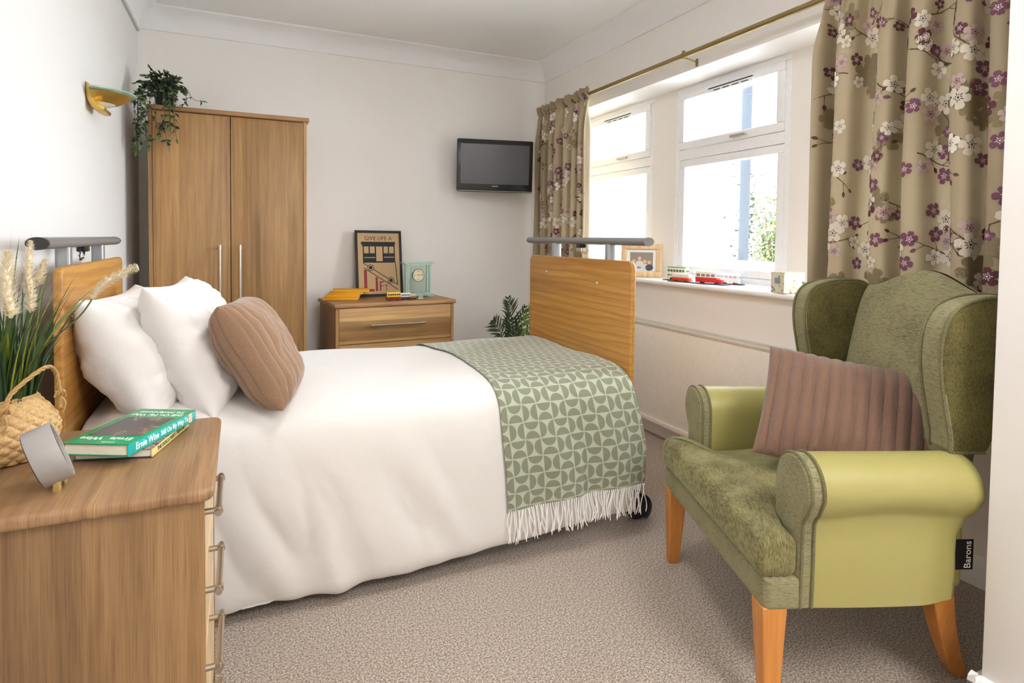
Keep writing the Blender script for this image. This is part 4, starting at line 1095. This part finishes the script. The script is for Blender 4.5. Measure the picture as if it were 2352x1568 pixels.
b = MB(); b.add([(-0.03, 0.016, 0.15), (0.03, 0.016, 0.15), (0.04, 0.09, 0.015), (-0.04, 0.09, 0.015), (-0.03, 0.019, 0.15), (0.03, 0.019, 0.15), (0.04, 0.093, 0.015), (-0.04, 0.093, 0.015)], [(0, 1, 2, 3), (7, 6, 5, 4), (0, 4, 5, 1), (1, 5, 6, 2), (2, 6, 7, 3), (3, 7, 4, 0)]); b.build('easel_back', 'pine', pf)

# ================================================================== ON THE NEAR CHEST
ZC = 0.7202
green = plain('green_book_jacket', '12935a', 0.25); teal = plain('turquoise_spine', '1fb0ae', 0.3); navy = plain('navy_board', '1c3350', 0.4); yelsp = plain('pale_yellow_spine', 'e2d489', 0.4)
def photo_mat(name, stops, scale):
    t = NT(name); t.base(t.ramp(t.noise(t.coord('Object'), scale, 3, 0.6, 1.0), [(p, hexc(c)) for p, c in stops])); t.set(Roughness=0.25); return t.m
mosaic = photo_mat('picture_cover', [(0.3, '2f2a2a'), (0.42, '6a5a48'), (0.5, 'a98d84'), (0.58, '5d6b52'), (0.7, '8b3a32')], 38)
bk1 = book('book', 'lower book of the pair on the bedside chest, yellow spine and navy board', (-0.218, 1.600, ZC), math.radians(-15), 0.155, 0.215, 0.020, mosaic, None, [navy, yelsp])
b = MB(); b.text("THE DOG LOVER'S TREASURY", 0.0125, Matrix.Translation((0.0778, 0.0, 0.010)) @ Matrix.Rotation(PI/2, 4, 'Z') @ Matrix.Rotation(PI/2, 4, 'X'), sx=0.98, ext=0.0003); b.build('spine_text', 'blackmatt', bk1)
W2, L2, H2 = 0.140, 0.252, 0.026
bk2 = book('book', 'upper green hardback with turquoise spine lying on the bedside chest', (-0.217, 1.580, ZC+0.0205), math.radians(-26), W2, L2, H2, green, None, [green, teal])
b = MB(); b.box(-W2/2+0.016, W2/2-0.010, -L2/2+0.052, L2/2-0.068, H2+0.0001, H2+0.0004)
pb_ = b.build('cover_photo', photo_mat('dark_cover_photo', [(0.3, '1c1b1c'), (0.5, '33302e'), (0.62, '6d5040'), (0.7, '9a7a52')], 22), bk2, smooth=False)
b = MB(); b.text('Ernie  Wise', 0.024, Matrix.Translation((0, -L2/2+0.033, H2+0.0004)) @ Matrix.Rotation(PI, 4, 'Z'), ext=0.0002); b.text('autobiography', 0.005, Matrix.Translation((0.02, -L2/2+0.010, H2+0.0004)) @ Matrix.Rotation(PI, 4, 'Z'), ext=0.0002)
b.text('Still On My Way', 0.0185, Matrix.Translation((0.004, L2/2-0.050, H2+0.0004)) @ Matrix.Rotation(PI, 4, 'Z'), ext=0.0002); b.text('To Hollywood', 0.0185, Matrix.Translation((0.004, L2/2-0.028, H2+0.0004)) @ Matrix.Rotation(PI, 4, 'Z'), ext=0.0002)
b.build('cover_lettering', 'white', bk2)
SPT = lambda y: Matrix.Translation((W2/2+0.0003, y, H2/2)) @ Matrix.Rotation(PI/2, 4, 'Z') @ Matrix.Rotation(PI/2, 4, 'X')
b = MB(); b.text('Ernie Wise', 0.0205, SPT(-0.063), sx=0.86, ext=0.0003, bold=0.0003); b.text('Still On My Way To', 0.0165, SPT(0.038), sx=0.80, ext=0.0003, bold=0.0002); b.build('spine_lettering', 'white', bk2)
b = MB(); b.box(W2/2-0.0005, W2/2+0.0007, 0.094, 0.108, 0.002, H2-0.002); b.build('spine_sticker', plain('sticker_red_cream', 'e9c9b4', 0.5), bk2)

tc_ = thing('table_clock', 'grey drum table clock with gold leg on the bedside chest', 'clock', (-0.325, 1.372, ZC))
Tc = Matrix.Translation((0, 0, 0.0640)) @ Matrix.Rotation(math.radians(14), 4, 'Z') @ Matrix.Rotation(math.radians(-20), 4, 'Y')
b = MB(); b.T = Tc; R_ = 0.056
b.lathe([(0.0, -0.028), (R_-0.004, -0.028), (R_-0.001, -0.0265)], 56, axis='X', m=1); b.lathe([(R_-0.001, -0.0265), (R_, -0.025), (R_, 0.018), (R_-0.0015, 0.020), (R_-0.004, 0.019), (R_-0.005, 0.013), (0, 0.013)], 56, axis='X')
b.build('drum', [plain('dove_grey_case', '9b9794', 0.45), plain('dark_back', '2e2c38', 0.4)], tc_)
b = MB(); b.T = Tc; b.lathe([(0.0, 0.0), (R_-0.006, 0.0)], 48, c=(0.014, 0, 0), axis='X'); fc = b.build('clock_face', plain('dark_dial', '3b4048', 0.2), tc_, recalc=False)
b = MB(); b.T = Tc
for k in range(12):
    th = k*PI/6; b.box(0.0142, 0.0148, math.sin(th)*0.042-0.001, math.sin(th)*0.042+0.001, math.cos(th)*0.042-0.002, math.cos(th)*0.042+0.002)
b.build('hour_marks', 'gold', fc)
b = MB()
for y in (-0.022, 0.022): b = MB(); b.prism([(0.014+0.0075*math.cos(k*PI/3), y+0.0075*math.sin(k*PI/3)) for k in range(6)], 0.0, 0.02); b.build('leg', 'gold', tc_)

# wicker basket
BX, BYc = -0.462, 1.600
bs = thing('wicker_basket', 'woven seagrass basket with rope handles on the bedside chest', 'basket', (BX, BYc, ZC))
def brad(z): # radius profile over height 0.12
    t = z/0.125; return 0.066+0.036*math.sin(PI*min(1, (t*0.9+0.12)))-0.004*t
b = MB()
NA, NZ = 300, 84; cols = 20
def bfn(a, c):
    z = 0.002+c*0.122+0.006*c*math.sin(2*PI*a*1.0+2.2); th = 2*PI*a; r = brad(c*0.125)
    P_, Q_ = a*cols+c*5.5, a*cols-c*5.5
    u, v = P_ % 1.0, Q_ % 1.0; par = (math.floor(P_)+math.floor(Q_)) % 2
    h = (math.sin(PI*u)*math.sin(PI*v))**0.42
    h *= (0.75+0.25*math.sin(PI*(u if par else v)))
    r += 0.0062*h-0.003+0.0008*par
    return (r*math.cos(th), r*math.sin(th), z)
b.grid(NA, NZ, bfn, uv=lambda a, c: ((a*cols+c*5.5)*0.35, (a*cols-c*5.5)*0.12))
b.grid(NA, 6, lambda a, c: (lerp(brad(0.125)+0.002, brad(0.125)-0.006, c)*math.cos(2*PI*a), lerp(brad(0.125)+0.002, brad(0.125)-0.006, c)*math.sin(2*PI*a), 0.124+0.006*math.sin(2*PI*a+2.2)+0.004*math.sin(PI*c)), uv=lambda a, c: (a*60, c))
b.grid(NA, 4, lambda a, c: ((brad(0.125)-0.006)*math.cos(2*PI*a), (brad(0.125)-0.006)*math.sin(2*PI*a), 0.124-c*0.03+0.006*math.sin(2*PI*a+2.2)), uv=lambda a, c: (a*60, c))
b.lathe([(0.0, 0.002), (0.071, 0.002)], 32)
b.build('woven_body', 'wicker', bs, recalc=False, ang=180)
def rope(path, r=0.0032, nm='rope_handle'):
    P_ = spline(path, 14); b = MB()
    for ph in (0, 2*PI/3, 4*PI/3):
        pts = []
        for i, p in enumerate(P_):
            t = (P_[min(i+1, len(P_)-1)]-P_[max(0, i-1)]).normalized(); a_ = t.cross(Vector((0.3, 0.2, 0.9))).normalized(); c_ = t.cross(a_); w = i*0.62+ph
            pts.append(p+a_*math.cos(w)*r*0.8+c_*math.sin(w)*r*0.8)
        b.tube(pts, r*0.75, 6)
    return b.build(nm, plain('rope_straw', 'b8935e', 0.8) if 'rope_straw' not in D.materials else D.materials['rope_straw'], bs)
r0 = 0.1
a1, a2 = math.radians(-72), math.radians(8)
p1 = (r0*math.cos(a1), r0*math.sin(a1), 0.118); p2 = (r0*math.cos(a2), r0*math.sin(a2), 0.122)
rope([(p1[0], p1[1], 0.095), p1, (p1[0]+0.012, p1[1]+0.005, 0.155), ((p1[0]+p2[0])/2+0.022, (p1[1]+p2[1])/2-0.018, 0.196), (p2[0]-0.004, p2[1]-0.02, 0.178), p2, (p2[0], p2[1], 0.092)])
rope([(-p1[0], -p1[1], 0.095), (-p1[0], -p1[1], 0.12), (-p1[0]-0.012, -p1[1], 0.155), (-(p1[0]+p2[0])/2-0.022, -(p1[1]+p2[1])/2+0.018, 0.185), (-p2[0]+0.004, -p2[1]+0.02, 0.16), (-p2[0], -p2[1], 0.12), (-p2[0], -p2[1], 0.095)])
b = MB(); rk = random.Random(5)
for p in (p1, p2):
    b = MB()
    for k in range(3):
        q = [(p[0]+0.008*math.cos(t+k*2), p[1]+0.008*math.sin(t*1.3+k), p[2]+0.002+0.007*math.sin(t*1.7+k*2)) for t in [i*0.55 for i in range(13)]]
        b.tube(q, 0.0026, 6)
    b.tube(spline([(p[0]*1.02, p[1]*1.02, p[2]-0.005), (p[0]*1.06+0.004, p[1]*1.06, p[2]-0.02), (p[0]*1.04, p[1]*1.04, p[2]-0.04)], 6), 0.002, 6)
    b.build('handle_knot', D.materials['rope_straw'], bs)

# ornamental grass
og = thing('artificial_grass_plant', 'tall green artificial grass with cream fluffy plumes standing in the basket', 'plant', (BX, BYc, ZC+0.03))
ro = random.Random(21)
def blade(b, p0, d, h, bend, w, m):
    """arching ribbon with V section"""
    n = 12; ax = Vector((math.cos(d), math.sin(d), 0)); side = Vector((-math.sin(d), math.cos(d), 0)); vs = []
    tw = ro.uniform(-0.9, 0.9)
    for i in range(n+1):
        t = i/n; out = bend*h*(t**2.2); z = h*(t-0.22*bend*t**3)
        c = Vector(p0)+ax*out+Vector((0, 0, z)); ww = w*(0.55+0.45*math.sin(PI*min(1, t*1.15+0.1)))*(1-t**5)
        s_ = (side*math.cos(tw*t+tw)+ax*math.sin(tw*t+tw))
        vs += [c-s_*ww, c+ax*ww*0.35-Vector((0, 0, 0.0)), c+s_*ww]
    fs = []
    for i in range(n): fs += [(3*i, 3*i+1, 3*i+4, 3*i+3), (3*i+1, 3*i+2, 3*i+5, 3*i+4)]
    for p in vs:
        wx = p.x+BX
        if wx < XL+0.012: p.x = XL+0.012-BX
    b.add(vs, fs, m)
b = MB()
for k in range(230):
    a = ro.uniform(0, 2*PI); rr_ = 0.055*math.sqrt(ro.random()); p0 = (rr_*math.cos(a), rr_*math.sin(a), 0)
    m = ro.choices([0, 1, 2], [5, 5, 0.7])[0]
    blade(b, p0, a+ro.gauss(0, 0.5), ro.uniform(0.20, 0.40), ro.uniform(0.05, 0.40), ro.uniform(0.0022, 0.0042), m)
blade(b, (0.01, 0.01, 0), 0.0, 0.470, 0.02, 0.004, 0)
for d_, h_, bd in ((-0.1, 0.43, 0.52), (0.6, 0.40, 0.5), (-0.6, 0.40, 0.35), (2.5, 0.43, 0.3), (-1.0, 0.46, 0.18)): blade(b, (0.03*math.cos(d_), 0.03*math.sin(d_), 0), d_, h_, bd, 0.0045, 2 if bd > 0.5 else 0)
b.build('blades', ['grass', 'grassd', 'grassy'], og, recalc=False, ang=180)
b = MB(); b.lathe([(0.0, 0.0), (0.05, 0.0), (0.06, 0.05), (0.055, 0.055), (0, 0.05)], 24, c=(0, 0, -0.026)); b.build('inner_pot', 'blackmatt', og)
def plume(pts, L0, rmax):
    """pts = spline; plume occupies last part"""
    P_ = spline(pts, 12); n = len(P_); k0 = int(n*(1-L0)); b = MB(); b.tube(P_[:k0+2], 0.0016, 6); st = b.build('plume_stem', 'stem', og)
    b = MB(); core = P_[k0:]; b.tube(core, [max(0.0006, rmax*0.40*math.sin(PI*min(1, 0.04+0.96*(i+1)/len(core)))**0.6) for i in range(len(core))], 8)
    m = len(core)
    for i in range(m*44):
        t = ro.random(); q = t*(m-1); i0 = min(m-2, int(q)); c = core[i0].lerp(core[i0+1], q-i0); tn = (core[i0+1]-core[i0]).normalized()
        a_ = tn.cross(Vector((0.2, 0.9, 0.3))).normalized(); c_ = tn.cross(a_); th = ro.uniform(0, 2*PI); dr = a_*math.cos(th)+c_*math.sin(th)
        rr_ = rmax*(math.sin(PI*min(1, 0.22+0.78*t))**0.55+0.14); tip = c+dr*rr_*ro.uniform(0.7, 1.35)+tn*rr_*0.75; w = a_*math.sin(th)*-1+c_*math.cos(th)
        b.add([c-w*0.0013, c+w*0.0013, tip], [(0, 1, 2)])
    b.build('plume', 'plume', st, recalc=False, ang=180)
# stems: start in basket, end at measured tips (local coords)
def Lc(x, y, z): return (x-BX, y-BYc, z-ZC-0.03)
plume([(0.01, 0, 0), (0.03, -0.02, 0.15), Lc(-0.385, 1.50, 1.04), Lc(-0.378, 1.47, 1.12), Lc(-0.372, 1.46, 1.185)], 0.50, 0.011)
plume([(0, -0.02, 0), (0.0, -0.05, 0.15), Lc(-0.400, 1.44, 1.03), Lc(-0.402, 1.43, 1.10), Lc(-0.398, 1.43, 1.165)], 0.47, 0.019)
plume([(0, -0.01, 0), (-0.01, -0.03, 0.15), Lc(-0.440, 1.46, 1.05), Lc(-0.433, 1.45, 1.11), Lc(-0.424, 1.45, 1.16)], 0.40, 0.013)
plume([(0.0, 0.02, 0), (0.02, 0.01, 0.15), Lc(-0.40, 1.57, 1.06), Lc(-0.385, 1.56, 1.10), Lc(-0.373, 1.56, 1.145)], 0.34, 0.010)
plume([(0.02, 0, 0), (0.06, -0.05, 0.17), Lc(-0.300, 1.49, 1.03), Lc(-0.262, 1.49, 1.09), Lc(-0.215, 1.49, 1.122), Lc(-0.198, 1.49, 1.130)], 0.50, 0.0105)
plume([(-0.01, -0.02, 0), (-0.01, -0.06, 0.15), Lc(-0.445, 1.40, 1.04), Lc(-0.442, 1.39, 1.09), Lc(-0.440, 1.39, 1.125)], 0.34, 0.010)

# ================================================================== TRAILING PLANT ON THE WARDROBE
tp = thing('trailing_plant', 'dark green trailing plant in black pot spilling over the wardrobe top', 'plant', (-0.395, 4.09, 1.9445))
b = MB(); b.lathe([(0.0, 0.0), (0.045, 0.0), (0.055, 0.085), (0.058, 0.09), (0.052, 0.09), (0.048, 0.08), (0.0, 0.078)], 24); b.build('pot', 'black', tp)
ri = random.Random(33)
lb, sb = MB(), MB()
def ileaf(b, p, d, L, m):
    d = d.normalized(); s_ = d.cross(Vector((ri.gauss(0, 1), ri.gauss(0, 1), ri.gauss(0, 0.5)))); s_ = s_.normalized(); up = d.cross(s_); vs = []
    for t, w in ((0, 0.05), (0.28, 0.36), (0.55, 0.40), (0.8, 0.22), (1, 0.01)):
        c = p+d*L*t+up*L*0.12*math.sin(PI*t); vs += [c-s_*L*w*0.55+up*L*0.05, c, c+s_*L*w*0.55+up*L*0.05]
    fs = []
    for i in range(4): fs += [(3*i, 3*i+1, 3*i+4, 3*i+3), (3*i+1, 3*i+2, 3*i+5, 3*i+4)]
    b.add(vs, fs, m)
def vine(pts, nl, L=0.028):
    P_ = spline(pts, 8); sb.tube(P_, 0.0014, 5)
    for k in range(nl):
        i = ri.randrange(1, len(P_)-1); p = P_[i]; tn = (P_[i+1]-P_[i-1]).normalized()
        d = (tn*0.6+Vector((ri.gauss(0, 1), ri.gauss(0, 1), ri.gauss(0, 0.7)))*0.7)
        ileaf(lb, p, d, L*ri.uniform(0.75, 1.3), 0 if ri.random() < 0.8 else 1)
    ileaf(lb, P_[-1], P_[-1]-P_[-3], L*1.1, 1)
for k in range(40):   # crown
    a = ri.uniform(0, 2*PI); r_ = ri.uniform(0.05, 0.12); h = ri.uniform(0.10, 0.19)
    if 4.09+r_*math.sin(a) > 4.5: continue
    vine([(0, 0, 0.08), (r_*0.4*math.cos(a), r_*0.4*math.sin(a), 0.08+h*0.5), (r_*math.cos(a), r_*math.sin(a)*0.7, h)], 12)
vine([(0, 0, 0.08), (-0.03, -0.02, 0.15), (-0.065, -0.03, 0.215)], 9)
vine([(0, 0, 0.08), (-0.07, -0.02, 0.14), (-0.135, -0.03, 0.13)], 8); vine([(0, 0, 0.08), (0.10, -0.05, 0.13), (0.15, -0.06, 0.06), (0.20, -0.07, 0.045)], 10)
vine([(0, 0, 0.08), (0.08, -0.05, 0.12), (0.12, -0.08, 0.05), (0.10, -0.12, 0.0)], 12)
for k in range(17):   # trailing in front of the doors and the left side
    x = ri.uniform(-0.125, 0.075) if k < 13 else ri.uniform(-0.13, -0.10); yy = ri.uniform(-0.165, -0.13); dz = ri.uniform(-0.12, -0.29) if x < 0.03 else ri.uniform(-0.05, -0.22)
    vine([(0, -0.02, 0.08), (x*0.6, -0.08, 0.11), (x*0.95, yy, 0.03), (x, yy-0.005, dz*0.5), (x+ri.uniform(-0.02, 0.02), yy, dz)], 26)
sb.build('stems', 'stem', tp, recalc=False); lb.build('leaves', ['ivy', 'ivyl'], tp, recalc=False, ang=180)

# ================================================================== POTTED PALM
pp = thing('potted_palm', 'small palm with feathery fronds in the corner behind the footboard', 'plant', (1.83, 4.02, 0.0))
b = MB(); b.lathe([(0.0, 0.0), (0.085, 0.0), (0.11, 0.2), (0.115, 0.205), (0.1, 0.205), (0.095, 0.185), (0, 0.18)], 28); b.build('pot', 'blackmatt', pp)
rp = random.Random(4)
def frond(tip, mid, m, nl=13, L=0.16, base=(0, 0, 0.18), w=0.016):
    P_ = spline([base, mid, tip], 14); b = MB(); b.tube(P_, [0.005*(1-0.7*i/len(P_)) for i in range(len(P_))], 6)
    view = Vector((0.3, -0.95, 0)).normalized(); n0 = int(len(P_)*0.42)
    for k in range(nl):
        i = int(lerp(n0, len(P_)-2, k/(nl-1))); p = P_[i]; tn = (P_[i+1]-P_[i-1]).normalized(); sd = tn.cross(view).normalized(); env = math.sin(PI*(0.25+0.65*k/(nl-1)))
        for s in (-1, 1):
            d = (sd*s*0.85+tn*(0.65+0.5*k/nl)+view*rp.uniform(-0.1, 0.35)).normalized(); Lk = L*env*rp.uniform(0.9, 1.1); u = d.cross(view).normalized(); vs = []
            for t, ww in ((0, 0.25), (0.3, 1), (0.6, 0.8), (1, 0.02)):
                c = p+d*Lk*t+Vector((0, 0, -0.25*Lk*t*t*0.5)); vs += [c-u*w/2*ww, c+view*0.003*ww, c+u*w/2*ww]
            fs = []
            for q in range(3): fs += [(3*q, 3*q+1, 3*q+4, 3*q+3), (3*q+1, 3*q+2, 3*q+5, 3*q+4)]
            b.add(vs, fs)
    b.build('frond', m, pp, recalc=False, ang=180)
def Lp(x, y, z): return (x-1.83, y-4.02, z)
frond(Lp(1.775, 3.95, 0.775), Lp(1.83, 3.97, 0.50), 'palm_d', 14, 0.15); frond(Lp(1.985, 3.92, 0.73), Lp(1.87, 3.95, 0.50), 'palm_l', 13, 0.13)
frond(Lp(1.655, 3.93, 0.615), Lp(1.74, 3.95, 0.48), 'palm_d', 11, 0.13); frond(Lp(1.93, 3.98, 0.70), Lp(1.85, 4.0, 0.45), 'palm_d', 11, 0.14)
frond(Lp(2.03, 4.0, 0.56), Lp(1.93, 4.0, 0.45), 'palm_d', 10, 0.12); frond(Lp(1.90, 4.2, 0.62), Lp(1.87, 4.1, 0.45), 'palm_d', 10, 0.12); frond(Lp(1.80, 3.84, 0.56), Lp(1.82, 3.9, 0.4), 'palm_d', 10, 0.11)

# ================================================================== OUTSIDE
b = MB(); b.box(XO, 40, -15, 30, -0.45, -0.35); g = struct('ground', b, paint('pale_paving', 'd8d6d0'), smooth=False)
gw = MB(); gw.box(5.0, 5.2, -2, 16, -0.35, 0.955); gw.box(4.97, 5.23, -2, 16, 0.955, 0.99); o = gw.build('garden_wall', paint('white_render', 'f2f2f2'), origin=(5.1, 5, -0.35)); tag(o, 'low white rendered garden wall outside the window', 'wall', kind='structure')
dp_ = thing('drainpipe', 'dark grey downpipe standing outside beyond the right window', 'drainpipe', (5.42, 5.30, -0.35))
b = MB(); b.box(-0.045, 0.045, -0.05, 0.05, 0.0, 4.6, r=0.01); b.build('pipe', plain('dark_slate_pipe', '5a636e', 0.5), dp_)
b = MB(); b.box(-0.05, 0.05, -0.11, 0.11, 3.40, 3.43, r=0.005); b.build('pipe_bracket', plain('dark_slate_pipe2', '505a66', 0.5), dp_)
sh = thing('garden_shrub', 'yellow-green shrub outside the window beyond the downpipe', 'shrub', (7.1, 6.35, -0.35))
rs = random.Random(8)
b = MB(); lf = MB()
for k in range(34):
    a = rs.uniform(0, 2*PI); r_ = rs.uniform(0.15, 0.75); h = rs.uniform(1.1, 2.75); P_ = spline([(0, 0, 0), (0.3*r_*math.cos(a), 0.3*r_*math.sin(a), h*0.6), (r_*math.cos(a), r_*math.sin(a), h)], 8); b.tube(P_, [0.018*(1-0.8*i/len(P_)) for i in range(len(P_))], 6)
    for q in range(190):
        i = rs.randrange(len(P_)//3, len(P_)); p = P_[i]+Vector((rs.gauss(0, 0.11), rs.gauss(0, 0.11), rs.gauss(0, 0.11))); d = Vector((rs.gauss(0, 1), rs.gauss(0, 1), rs.gauss(-0.3, 0.6))).normalized()
        s_ = d.cross(Vector((rs.gauss(0, 1), rs.gauss(0, 1), rs.gauss(0, 1)))).normalized(); L = rs.uniform(0.04, 0.075)
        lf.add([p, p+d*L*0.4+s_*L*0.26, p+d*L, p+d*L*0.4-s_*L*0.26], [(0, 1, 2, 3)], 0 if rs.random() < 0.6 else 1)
b.build('branches', plain('bark', '3a2a1c', 0.8), sh); lf.build('leaves', [leafmat('shrub_leaf', '16240a', '2c480a'), leafmat('shrub_leaf_yellow', '3c4c08', '5c7010')], sh, recalc=False, ang=180)  # second leaf tone is yellower, mixed in at random

# ================================================================== LIGHT
w = D.worlds.new('World'); bpy.context.scene.world = w; w.use_nodes = True
bg = w.node_tree.nodes['Background']; bg.inputs['Color'].default_value = (0.89, 0.945, 1.0, 1); bg.inputs['Strength'].default_value = SKY = 21.0
for a, c in ((2.245, 3.14), (3.37, 4.27), (1.125, 2.015)):
    l = D.lights.new('portal', 'AREA'); l.shape = 'RECTANGLE'; l.size = c-a; l.size_y = ZT-0.96; l.cycles.is_portal = True
    o = D.objects.new('window_portal', l); COL.objects.link(o); o.matrix_world = Matrix.Translation((2.70, (a+c)/2, (ZT+0.96)/2)) @ Matrix.Rotation(math.radians(90), 4, 'Z') @ Matrix.Rotation(math.radians(90), 4, 'X') 
    # area lights shine along local -Z: make that world -X
    o.rotation_euler = (0, math.radians(90), 0); l.size, l.size_y = ZT-0.96, c-a
def area(name, loc, size, energy, color, rot):
    l = D.lights.new(name, 'AREA'); l.shape = 'RECTANGLE'; l.size, l.size_y = size; l.energy = energy; l.color = color
    o = D.objects.new(name, l); COL.objects.link(o); o.location = loc; o.rotation_euler = rot; return o
area('fill_light', (1.22, -0.85, CE-0.06), (0.7, 1.2), 44, (1.0, 0.985, 0.97), (0, 0, 0))  # unseen fill behind the camera, added to brighten camera-facing sides
area('fill_light', (0.75, 1.55, CE-0.10), (0.5, 0.5), 13, (0.98, 0.985, 1.0), (0, 0, 0))  # unseen mid-room fill, added to lift the back and window walls

sc = bpy.context.scene
sc.view_settings.view_transform = 'Standard'; sc.view_settings.look = 'None'; sc.view_settings.gamma = 1; sc.view_settings.use_curve_mapping = False
sc.view_settings.exposure = 0.5
sc.cycles.max_bounces = 10; sc.cycles.diffuse_bounces = 6; sc.cycles.transparent_max_bounces = 16; sc.cycles.glossy_bounces = 4
